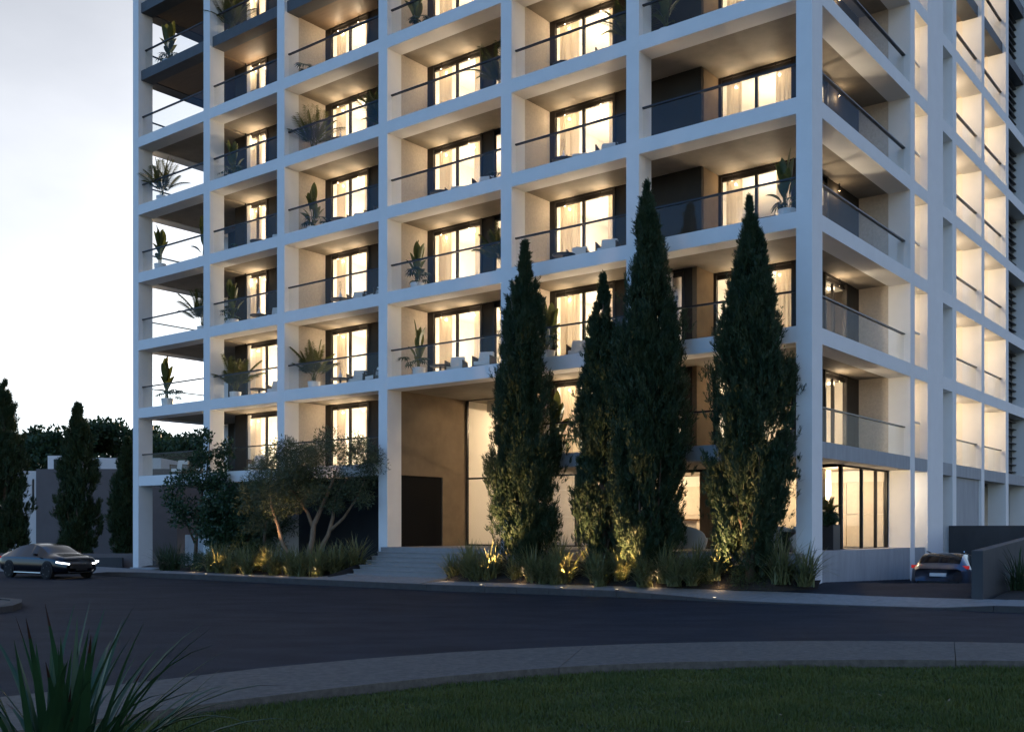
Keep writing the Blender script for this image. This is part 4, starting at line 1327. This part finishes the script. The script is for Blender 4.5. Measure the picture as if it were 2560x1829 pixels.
CHM = chair_meshes()
TOP = MB().lathe([(.40, .40), (.42, .42), (.42, .445), (.40, .455)], 28).mesh('table_top', 'table_dark')
BAS = MB().lathe([(.26, 0), (.26, .015), (.05, .03), (.045, .40)], 18).mesh('base', 'table_dark')
VAS = MB().lathe([(.06, 0), (.10, .06), (.085, .14), (.03, .24), (.022, .34), (.028, .36)], 18).mesh('vase_body', 'vase_white')
VT = MB()
for i in range(4):
    VT.tube([(0, 0, .3), (.02 * i - .03, .02, .5), (.05 * i - .08, .04 * (i - 2), .78)], [.004, .003, .002], 4)
    for j in range(5): VT.lathe([(.004, -.012), (.012, 0), (.003, .012)], 6, (.05 * i - .08 - .01 * j * (i - 1.5), .03 * (i - 2), .5 + .06 * j))
VTM = VT.mesh('twig', 'twig')


def armchair(u, v, z, rot, label):
    e = empty('armchair', W(u, v, z), RZ + rot)
    tag(e, label, 'armchair', 'rope sided armchairs on the balconies')
    for n_ in ('frame', 'rope_side', 'seat_cushion', 'back_cushion'):
        if n_ == 'rope_side':
            for sx in (-.36, .36): inst(CHM[n_], n_, e, (sx, 0, 0))
            continue
        o = inst(CHM[n_], n_, e)
        if 'cushion' in n_:
            bv = o.modifiers.new('bevel', 'BEVEL'); bv.width = .035; bv.segments = 3
    return e


def table(u, v, z, label):
    e = empty('coffee_table', W(u, v, z), RZ); tag(e, label, 'coffee table', 'round dark tables on the balconies')
    inst(TOP, 'table_top', e); inst(BAS, 'base', e)


SETS = {'BC': [('t', 26.75, .95), ('c', 26.2, 1.5, .5, 'the table')], 'CD': [('t', 21.3, .95), ('c', 20.85, 1.55, .45, 'the side table'), ('c', 19.55, 1.35, -.2, 'the dark panel')],
        'DE': [('t', 15.55, .95), ('c', 15.2, 1.5, .45, 'the side table'), ('c', 13.6, 1.3, .35, 'the smaller window')], 'EF': [('t', 9.6, .95), ('c', 9.35, 1.5, .4, 'the side table'), ('c', 7.95, 1.3, .35, 'the dark panel')]}
for b, items in SETS.items():
    for k in range(1, 6):
        if b == 'DE' and k in (2, 4): continue
        if b == 'BC' and k == 4: continue
        for it in items:
            if it[0] == 't':
                if b == 'EF' and k == 1: continue
                table(it[1], it[2], T(k) - .06, f'round dark coffee table on the {ORD[k]} floor balcony, {BAYNAME[b]}')
                if (b, k) in (('CD', 1), ('CD', 2), ('CD', 4), ('EF', 3), ('BC', 2), ('BC', 4)):
                    e = empty('vase', W(it[1] + .05, it[2] + .05, T(k) + .395)); tag(e, f'white bottle vase with twigs on the {ORD[k]} floor table, {BAYNAME[b]}', 'vase', 'vases on the balcony tables')
                    inst(VAS, 'vase_body', e); inst(VTM, 'twig', e)
            else:
                armchair(it[1], it[2], T(k) - .06, it[3], f'white cushioned rope armchair by {it[4]}, {ORD[k]} floor, {BAYNAME[b]}')
armchair(33.4, 1.3, T(0) - .06, .4, 'white cushioned rope armchair near the outer column, first floor, open corner bay')
armchair(31.6, 1.5, T(0) - .06, -.3, 'white cushioned rope armchair near the inner column, first floor, open corner bay')
armchair(27.3, 1.3, T(0) - .06, .4, 'white cushioned rope armchair, first floor, bay next to the open corner')

# ------------------------------------------------------------------ ground terrace things
def tubchair(u, v, rot, label):
    e = empty('tub_chair', W(u, v, PZ), RZ + rot); tag(e, label, 'lounge chair', 'rounded lounge chairs on the terrace')
    V = []; F = []; n_ = 22; m_ = 9
    for i in range(n_ + 1):
        a = PI * (-.12 + 1.24 * i / n_)
        hgt = .42 + .40 * max(0, math.sin(a)) ** .6
        for j in range(m_ + 1):
            t = j / m_
            rad = .44 + .10 * math.sin(t * PI * .5)
            V.append((rad * math.cos(a), rad * math.sin(a) * .95, .06 + (hgt - .06) * t))
    for i in range(n_):
        for j in range(m_):
            k = i * (m_ + 1) + j
            F.append((k, k + 1, k + m_ + 2, k + m_ + 1))
    o = MB().add(V, F).build('shell', 'lounge', e, smooth=True)
    so = o.modifiers.new('thick', 'SOLIDIFY'); so.thickness = .07
    MB().lathe([(.36, .06), (.42, .12), (.42, .36), (.36, .42)], 24).build('seat', 'lounge', e, smooth=True)


tubchair(4.95, 1.7, PI, 'pale rounded tub chair on the terrace behind the tallest cypress')
tubchair(1.75, 1.9, PI, 'pale rounded tub chair beside the hourglass table')
e = empty('side_table', W(1.35, 1.45, PZ), RZ); tag(e, 'black hourglass shaped side table on the terrace by the corner column', 'side table')
MB().lathe([(.17, 0), (.16, .04), (.06, .42), (.05, .44)], 20).build('base', 'table_dark', e, smooth=True)
MB().lathe([(.05, .44), (.24, .60), (.25, .62), (.24, .635)], 24).build('table_top', 'table_dark', e, smooth=True)
e = empty('bowl', W(1.2, 1.6, PZ + .635), RZ); tag(e, 'small stacked stone bowl on the hourglass table', 'bowl')
MB().lathe([(.06, 0), (.10, .03), (.11, .09), (.07, .10), (.06, .13), (.08, .17)], 18).build('bowl_body', 'lounge', e, smooth=True)
e = empty('planter_box', W(.80, 3.3, PZ), RZ); tag(e, 'black square planter with palm and bushy plant behind the corner column', 'planter')
MB().box(-.30, .30, -.30, .30, 0, .86).build('box', 'pot_dark', e, bevel=.01)
inst(crown_mesh('foliage', clump_cloud(71, 16, (0, 0, 1.05), (.32, .3, .22), .14, .22), 2600, .09, .055, 'leafy_leaf', 72), 'foliage', e)
for i in range(26):
    inst(FR[i % 4], 'frond', e, (0, 0, 1.15), (0, 0, i * 2.4), (.42, .42, .42))
MB().tube([(0, 0, .8), (.02, 0, 1.3)], [.03, .025], 6).build('stem', 'bark', e)
e = empty('lobby_bench', W(9.3, 6.0, PZ), RZ); tag(e, 'low timber bench inside the glazed lobby', 'bench')
MB().box(-1.6, 1.6, -.3, .3, .34, .46).build('seat', 'room_wood', e, bevel=.01)
for sx in (-1.4, 1.4): MB().box(sx - .05, sx + .05, -.25, .25, 0, .34).build('leg', 'room_wood', e)
e = empty('reception_desk', W(9.4, 8.1, PZ), RZ); tag(e, 'pale stone reception desk against the lobby back wall', 'desk')
MB().box(-1.5, 1.5, -.35, .35, 0, 1.05).build('front_panel', 'stone_panel', e, bevel=.01)
MB().box(-1.6, 1.6, -.42, .42, 1.052, 1.12).build('counter_top', 'room_wood', e, bevel=.01)


# ------------------------------------------------------------------ cars
def car(name, loc, rz, label, ST_, paint, wheel_x, glass_r, lights, kind, pitch=0.0):
    e = empty(name, loc, rz); e.rotation_euler = (0, pitch, rz)
    tag(e, label, 'car')
    ring = []
    # resample the stations smoothly
    A = np.array(ST_, float); xs = np.linspace(A[0, 0], A[-1, 0], 61)
    from_ = A[:, 0]
    def ip_(c):
        y = np.interp(xs, from_, A[:, c]); k_ = np.array([.15, .2, .3, .2, .15]); p = np.pad(y, 2, mode='edge'); z = np.convolve(p, k_, 'valid'); z[0], z[-1] = y[0], y[-1]; return z
    w, zb, zs, ztp, wr = (ip_(c) for c in range(1, 6))
    for i in range(len(xs)):
        cab = ztp[i] - zs[i] > .14
        h = [(0, zb[i]), (.8 * w[i], zb[i]), (w[i] * .985, zb[i] + .12), (w[i], (zb[i] + zs[i]) / 2), (w[i] * .985, zs[i] - .06), (w[i] * .95, zs[i]),
             (wr[i], ztp[i] - .05 * min(1, (ztp[i] - zs[i]) / .3)), (wr[i] * .7, ztp[i] - .012), (0, ztp[i])]
        ring.append([(xs[i], -y, z) for y, z in h] + [(xs[i], y, z) for y, z in h[-2:0:-1]])
    nr = len(ring[0]); V = [p for r_ in ring for p in r_]
    body = []; side = {}; front = []; rear = []
    x0, x1, x2, x3 = glass_r            # rear glass from x0 to x1, windscreen x2 to x3
    for i in range(len(xs) - 1):
        xm = (xs[i] + xs[i + 1]) / 2
        for j in range(nr):
            f_ = (i * nr + j, (i + 1) * nr + j, (i + 1) * nr + (j + 1) % nr, i * nr + (j + 1) % nr)
            up = j in (6, 7, 8, 9); sd = j in (5, 10)
            tall = min(ztp[i] - zs[i], ztp[i + 1] - zs[i + 1])
            if up and x0 < xm < x1: rear.append(f_)
            elif up and x2 < xm < x3: front.append(f_)
            elif sd and tall > .13 and x0 + .25 < xm < x3 - .2 and not any(abs(xm - pil) < .05 for pil in (.12,)): side.setdefault((j, xm > .12), []).append(f_)
            else: body.append(f_)
    body.append(tuple(range(nr - 1, -1, -1))); body.append(tuple((len(xs) - 1) * nr + j for j in range(nr)))
    def sub(fs, nm, mt):
        used = sorted({i for f_ in fs for i in f_}); mp_ = {q: k_ for k_, q in enumerate(used)}
        return MB().add([V[q] for q in used], [tuple(mp_[q] for q in f_) for f_ in fs]).build(nm, mt, e, smooth=True)
    b_ = sub(body, 'body', paint); sub(front, 'windscreen', 'car_glass'); sub(rear, 'rear_window', 'car_glass'); [sub(fs_, 'side_window', 'car_glass') for fs_ in side.values()]
    ty = MB().lathe([(.20, -.11), (.32, -.11), (.335, -.07), (.335, .07), (.32, .11), (.20, .11)], 28).mesh('tyre', 'tyre')
    rm = MB().lathe([(.25, -.06), (.25, .105), (.225, .11), (.2, .06), (.04, .06), (.04, .08)], 24)
    for q in range(5):
        a = q * 2 * PI / 5
        c_, s_ = math.cos(a), math.sin(a)
        rm.add([(c_ * .03 - s_ * .03, s_ * .03 + c_ * .03, .085), (c_ * .23 - s_ * .025, s_ * .23 + c_ * .025, .112), (c_ * .23 + s_ * .025, s_ * .23 - c_ * .025, .112), (c_ * .03 + s_ * .03, s_ * .03 - c_ * .03, .085)], [(0, 1, 2, 3)])
    rmm = rm.mesh('rim', 'rim')
    well_disc = MB().lathe([(.39, -.02), (.39, .02)], 28).mesh('wheel_well_shade', 'car_black')  # black disc in place of the shaded hollow of the wheel well
    wmax = max(A[:, 1])
    for x in wheel_x:
        for sgn in (-1, 1):
            inst(well_disc, 'wheel_well_shade', e, (x, sgn * (wmax - .012), .36), (sgn * -PI / 2, 0, 0))
            wh = inst(ty, 'wheel', e, (x, sgn * (wmax - .07), .335), (sgn * -PI / 2, 0, 0))
            inst(rmm, 'rim', wh)
    for nm, mt, hx in lights:
        MB().hexa(*hx).build(nm, mt, e)
    return e


sedan = [(-2.42, .62, .50, .80, .84, .5), (-2.38, .78, .36, .86, .95, .6), (-2.2, .88, .26, .89, 1.03, .66), (-1.9, .91, .2, .895, 1.10, .65), (-1.45, .92, .18, .895, 1.25, .62), (-.95, .925, .18, .895, 1.39, .595), (-.4, .925, .18, .895, 1.445, .585),
         (.15, .925, .18, .89, 1.445, .59), (.55, .925, .18, .885, 1.375, .61), (.95, .925, .18, .88, 1.20, .66), (1.3, .92, .18, .875, 1.03, .72), (1.75, .91, .19, .86, .965, .76), (2.1, .885, .21, .81, .91, .74), (2.32, .81, .24, .72, .80, .66), (2.43, .64, .32, .60, .64, .52)]


def hx(p0, p1, th=.05, hgt=.05, dz=0):
    (xa, ya, za), (xb, yb, zb) = p0, p1
    n_ = Vector((yb - ya, -(xb - xa), 0)).normalized() * th
    if n_.x < 0: n_ = -n_
    return ([(xa, ya, za), (xb, yb, zb), (xb + n_.x, yb + n_.y, zb), (xa + n_.x, ya + n_.y, za)],
            [(xa, ya, za + hgt), (xb, yb, zb + hgt), (xb + n_.x, yb + n_.y, zb + hgt), (xa + n_.x, ya + n_.y, za + hgt)])


def hxr(p0, p1, th=.05, hgt=.05):
    b4, t4 = hx(p0, p1, th, hgt)
    return ([(-x, y, z) for x, y, z in b4], [(-x, y, z) for x, y, z in t4])


lt = []
for s_ in (-1, 1):
    lt += [('headlight', 'headlight', hx((2.36, s_ * .46, .60), (2.06, s_ * .88, .68), .15, .055)),
           ('taillight', 'taillight', hxr((2.30, s_ * .5, .80), (2.15, s_ * .85, .82), .06, .08)),
           ('door_mirror', 'car_paint', ([(.72, s_ * .93, .93), (.86, s_ * .93, .93), (.84, s_ * 1.08, .95), (.72, s_ * 1.08, .95)], [(.72, s_ * .93, 1.03), (.82, s_ * .93, 1.03), (.8, s_ * 1.08, 1.05), (.72, s_ * 1.08, 1.05)])),
           ('side_sill', 'chrome', ([(-1.0, s_ * .905, .24), (1.0, s_ * .905, .24), (1.0, s_ * .935, .24), (-1.0, s_ * .935, .24)], [(-1.0, s_ * .905, .27), (1.0, s_ * .905, .27), (1.0, s_ * .93, .27), (-1.0, s_ * .93, .27)]))]
lt += [('grille', 'car_black', ([(2.30, -.55, .44), (2.46, -.5, .44), (2.46, .5, .44), (2.30, .55, .44)], [(2.28, -.55, .60), (2.43, -.5, .60), (2.43, .5, .60), (2.28, .55, .60)])),
       ('grille_bar', 'chrome', ([(2.30, -.56, .612), (2.435, -.5, .612), (2.435, .5, .612), (2.30, .56, .612)], [(2.30, -.56, .632), (2.425, -.5, .632), (2.425, .5, .632), (2.30, .56, .632)])),
       ('lower_trim', 'chrome', ([(2.30, -.6, .285), (2.44, -.5, .285), (2.44, .5, .285), (2.30, .6, .285)], [(2.30, -.6, .30), (2.44, -.5, .30), (2.44, .5, .30), (2.30, .6, .30)])),
       ('number_plate', 'car_black', ([(2.455, -.26, .36), (2.475, -.26, .36), (2.475, .26, .36), (2.455, .26, .36)], [(2.455, -.26, .47), (2.475, -.26, .47), (2.475, .26, .47), (2.455, .26, .47)]))]
hd = Vector((.82, -.57)).normalized()
rt = Vector((hd.y, -hd.x))
cc = Vector((-19.0, 42.56)) - hd * 1.45 - rt * .86
car('sedan_car', (cc.x, cc.y, 0), math.atan2(hd.y, hd.x), 'dark blue sedan with lit headlights turning past the grey house', sedan, 'car_paint', (-1.38, 1.45), (-1.75, -.95, .55, 1.25), lt, 'sedan')
suv = [(-2.30, .74, .40, .86, .92, .6), (-2.28, .84, .30, .93, 1.05, .66), (-2.2, .90, .26, .96, 1.2, .66), (-2.0, .93, .22, .97, 1.40, .64), (-1.75, .94, .2, .975, 1.53, .62), (-1.2, .94, .2, .975, 1.60, .61), (-.3, .94, .2, .97, 1.62, .61), (.3, .94, .2, .96, 1.58, .62), (.75, .94, .2, .95, 1.4, .66),
       (1.15, .94, .2, .94, 1.16, .72), (1.5, .93, .2, .93, 1.04, .78), (2.0, .9, .22, .88, .98, .74), (2.3, .8, .26, .76, .82, .62), (2.36, .64, .36, .62, .66, .5)]
lt = []
for s_ in (-1, 1):
    lt += [('taillight', 'taillight', hxr((2.20, s_ * .52, .93), (2.08, s_ * .90, .95), .06, .10)), ('headlight', 'headlight', hx((2.22, s_ * .5, .70), (2.0, s_ * .84, .76), .07, .06)),
           ('roof_rail', 'chrome', ([(-1.6, s_ * .58, 1.575), (.3, s_ * .58, 1.60), (.3, s_ * .61, 1.60), (-1.6, s_ * .61, 1.575)], [(-1.6, s_ * .58, 1.605), (.3, s_ * .58, 1.635), (.3, s_ * .61, 1.635), (-1.6, s_ * .61, 1.605)])),
           ('window_trim', 'chrome', ([(-1.75, s_ * .915, .965), (1.0, s_ * .905, .945), (1.0, s_ * .935, .945), (-1.75, s_ * .945, .965)], [(-1.75, s_ * .915, .985), (1.0, s_ * .905, .965), (1.0, s_ * .935, .965), (-1.75, s_ * .945, .985)])),
           ('door_mirror', 'car_black', ([(.8, s_ * .93, 1.0), (.94, s_ * .93, 1.0), (.92, s_ * 1.1, 1.02), (.8, s_ * 1.1, 1.02)], [(.8, s_ * .93, 1.12), (.9, s_ * .93, 1.12), (.88, s_ * 1.1, 1.14), (.8, s_ * 1.1, 1.14)]))]
lt += [('bumper_trim', 'car_black', ([(-2.33, -.6, .34), (-2.2, -.8, .34), (-2.2, .8, .34), (-2.33, .6, .34)][::-1], [(-2.34, -.6, .50), (-2.2, -.8, .50), (-2.2, .8, .50), (-2.34, .6, .50)][::-1])),
       ('number_plate', 'pot_white', ([(-2.34, -.26, .66), (-2.30, -.26, .66), (-2.30, .26, .66), (-2.34, .26, .66)][::-1], [(-2.33, -.26, .77), (-2.29, -.26, .77), (-2.29, .26, .77), (-2.33, .26, .77)][::-1]))]
cu, cv = -1.95, 7.9
zc_ = .5 * (zdrv(cu, cv - 1.4) + zdrv(cu, cv + 1.4))
car('hatchback_car', W(cu, cv, zc_), math.atan2(RY, RX), 'silver grey hatchback with red tail lights driving down the ramp', suv, 'car_silver', (-1.4, 1.4), (-2.19, -1.72, .6, 1.4), lt, 'suv', pitch=.168)

# ------------------------------------------------------------------ house and walls on the left
h = empty('grey_house', (-32.06, 70, 0)); tag(h, 'low grey house with white roof rooms behind the cypresses', 'house')
MB().box(0, 9.5, 0, 9, -.1, 6.08).build('wall', 'house_grey', h)
MB().box(-.95, -.002, .1, 9, -.1, 5.95).build('side_wall', 'house_white', h)
MB().box(-3.5, -1.0, .8, 9, -.1, 2.9).build('wall', 'house_white', h)
MB().box(-3.5, -1.0, 2.5, 9, 2.9, 5.9).build('wall', 'dark_clad', h)
MB().box(-3.6, -.9, .1, 9, 5.55, 5.94).build('roof_edge', 'house_white', h)
wn = MB().box(-.72, -.30, .04, .098, 3.4, 5.3).build('window', 'lamp_glow', h)
wn.data.materials[0] = MATS['house_white']
MB().box(-.27, -.18, .05, .099, 3.3, 5.4).build('window_frame', 'metal_dark', wn)
MB().box(-1.0, 1.35, 4, 8, 6.08, 7.25).build('roof_room', 'house_white', h)
MB().box(-.55, -.1, 3.95, 3.998, 6.09, 7.0).build('door', 'metal_dark', h)
MB().box(1.36, 2.7, 4.6, 8, 6.08, 7.15).build('roof_room', 'house_white', h)
MB().box(1.7, 2.2, 4.55, 4.598, 6.2, 6.95).build('window', 'car_glass', h)
MB().box(2.72, 7.0, 4.2, 8, 6.085, 7.1).build('roof_room', 'house_white', h)
w_ = MB().box(-34, -15.5, 55.0, 55.35, -.1, .75).build('garden_wall', 'house_grey'); tag(w_, 'long low grey garden wall in front of the house', 'wall')
w_ = MB().box(-24, -20.4, 54.4, 54.6, -.1, .55).build('low_gate', 'dark_wall'); tag(w_, 'dark low gate panel by the open corner column', 'gate')

# ------------------------------------------------------------------ trees beyond the house
BT = 'broad trees beyond the grey house'
r = random.Random(5)
FT = []
for i in range(3):
    cl = []
    for q in range(26):
        a = r.random() * 6.28; d = r.random() ** .6
        cl.append((math.cos(a) * d * 4.2, math.sin(a) * d * 3.5, 8.6 + 2.6 * (1 - d * d) + r.uniform(-.8, .6), r.uniform(.7, 1.25)))
    for q in range(22):
        a = r.random() * 6.28; d = r.random() ** .5
        cl.append((math.cos(a) * d * 4.0, math.sin(a) * d * 3.2, r.uniform(2.5, 8.2), r.uniform(.8, 1.3)))
    FT.append(crown_mesh('crown', cl, 130, .42, .26, 'far_leaf', 80 + i))
TR = MB().tube([(0, 0, -.2), (.1, 0, 3), (.4, .2, 6), (1.2, .3, 9)], [.3, .24, .17, .05], 8).tube([(.1, 0, 3.4), (-1.2, .2, 6.4), (-2.2, 0, 9)], [.16, .11, .04], 6).mesh('trunk', 'bark')
for i, (x, y, sc) in enumerate(((-60, 112, 1.1), (-53, 104, 1.08), (-49.5, 110, .98), (-46.4, 103, 1.0), (-43.5, 107, 1.03), (-40.6, 104, 1.06), (-37.6, 108, 1.04), (-34.5, 104, .95), (-32, 96, .85), (-29, 92, .85), (-68, 108, 1.1), (-26.5, 88, .8), (-23, 84, .75), (-76, 112, 1.1), (-19.5, 86, .8), (-16, 84, .85), (-12, 88, .9), (-8, 90, .95), (-3, 92, .95), (-27, 104, 1.0), (-20, 104, 1.0))):  # the hidden ones behind the building are added to block low sun
    e = empty('broadleaf_tree', (x, y, 0), r.random() * 6.28, sc)
    tag(e, 'broad dark green tree in the row beyond the grey house', 'tree', BT)
    inst(FT[i % 3], 'crown', e); inst(TR, 'trunk', e)
for i, (u, v) in enumerate(((33.5, 13.5), (38.5, 12.0), (40, 17))):
    e = empty('broadleaf_tree', W(u, v, 0), r.random() * 6.28, .62)
    tag(e, 'bushy dark tree seen through the open corner bay', 'tree', 'trees behind the open corner bay')
    inst(FT[i % 3], 'crown', e); inst(TR, 'trunk', e)
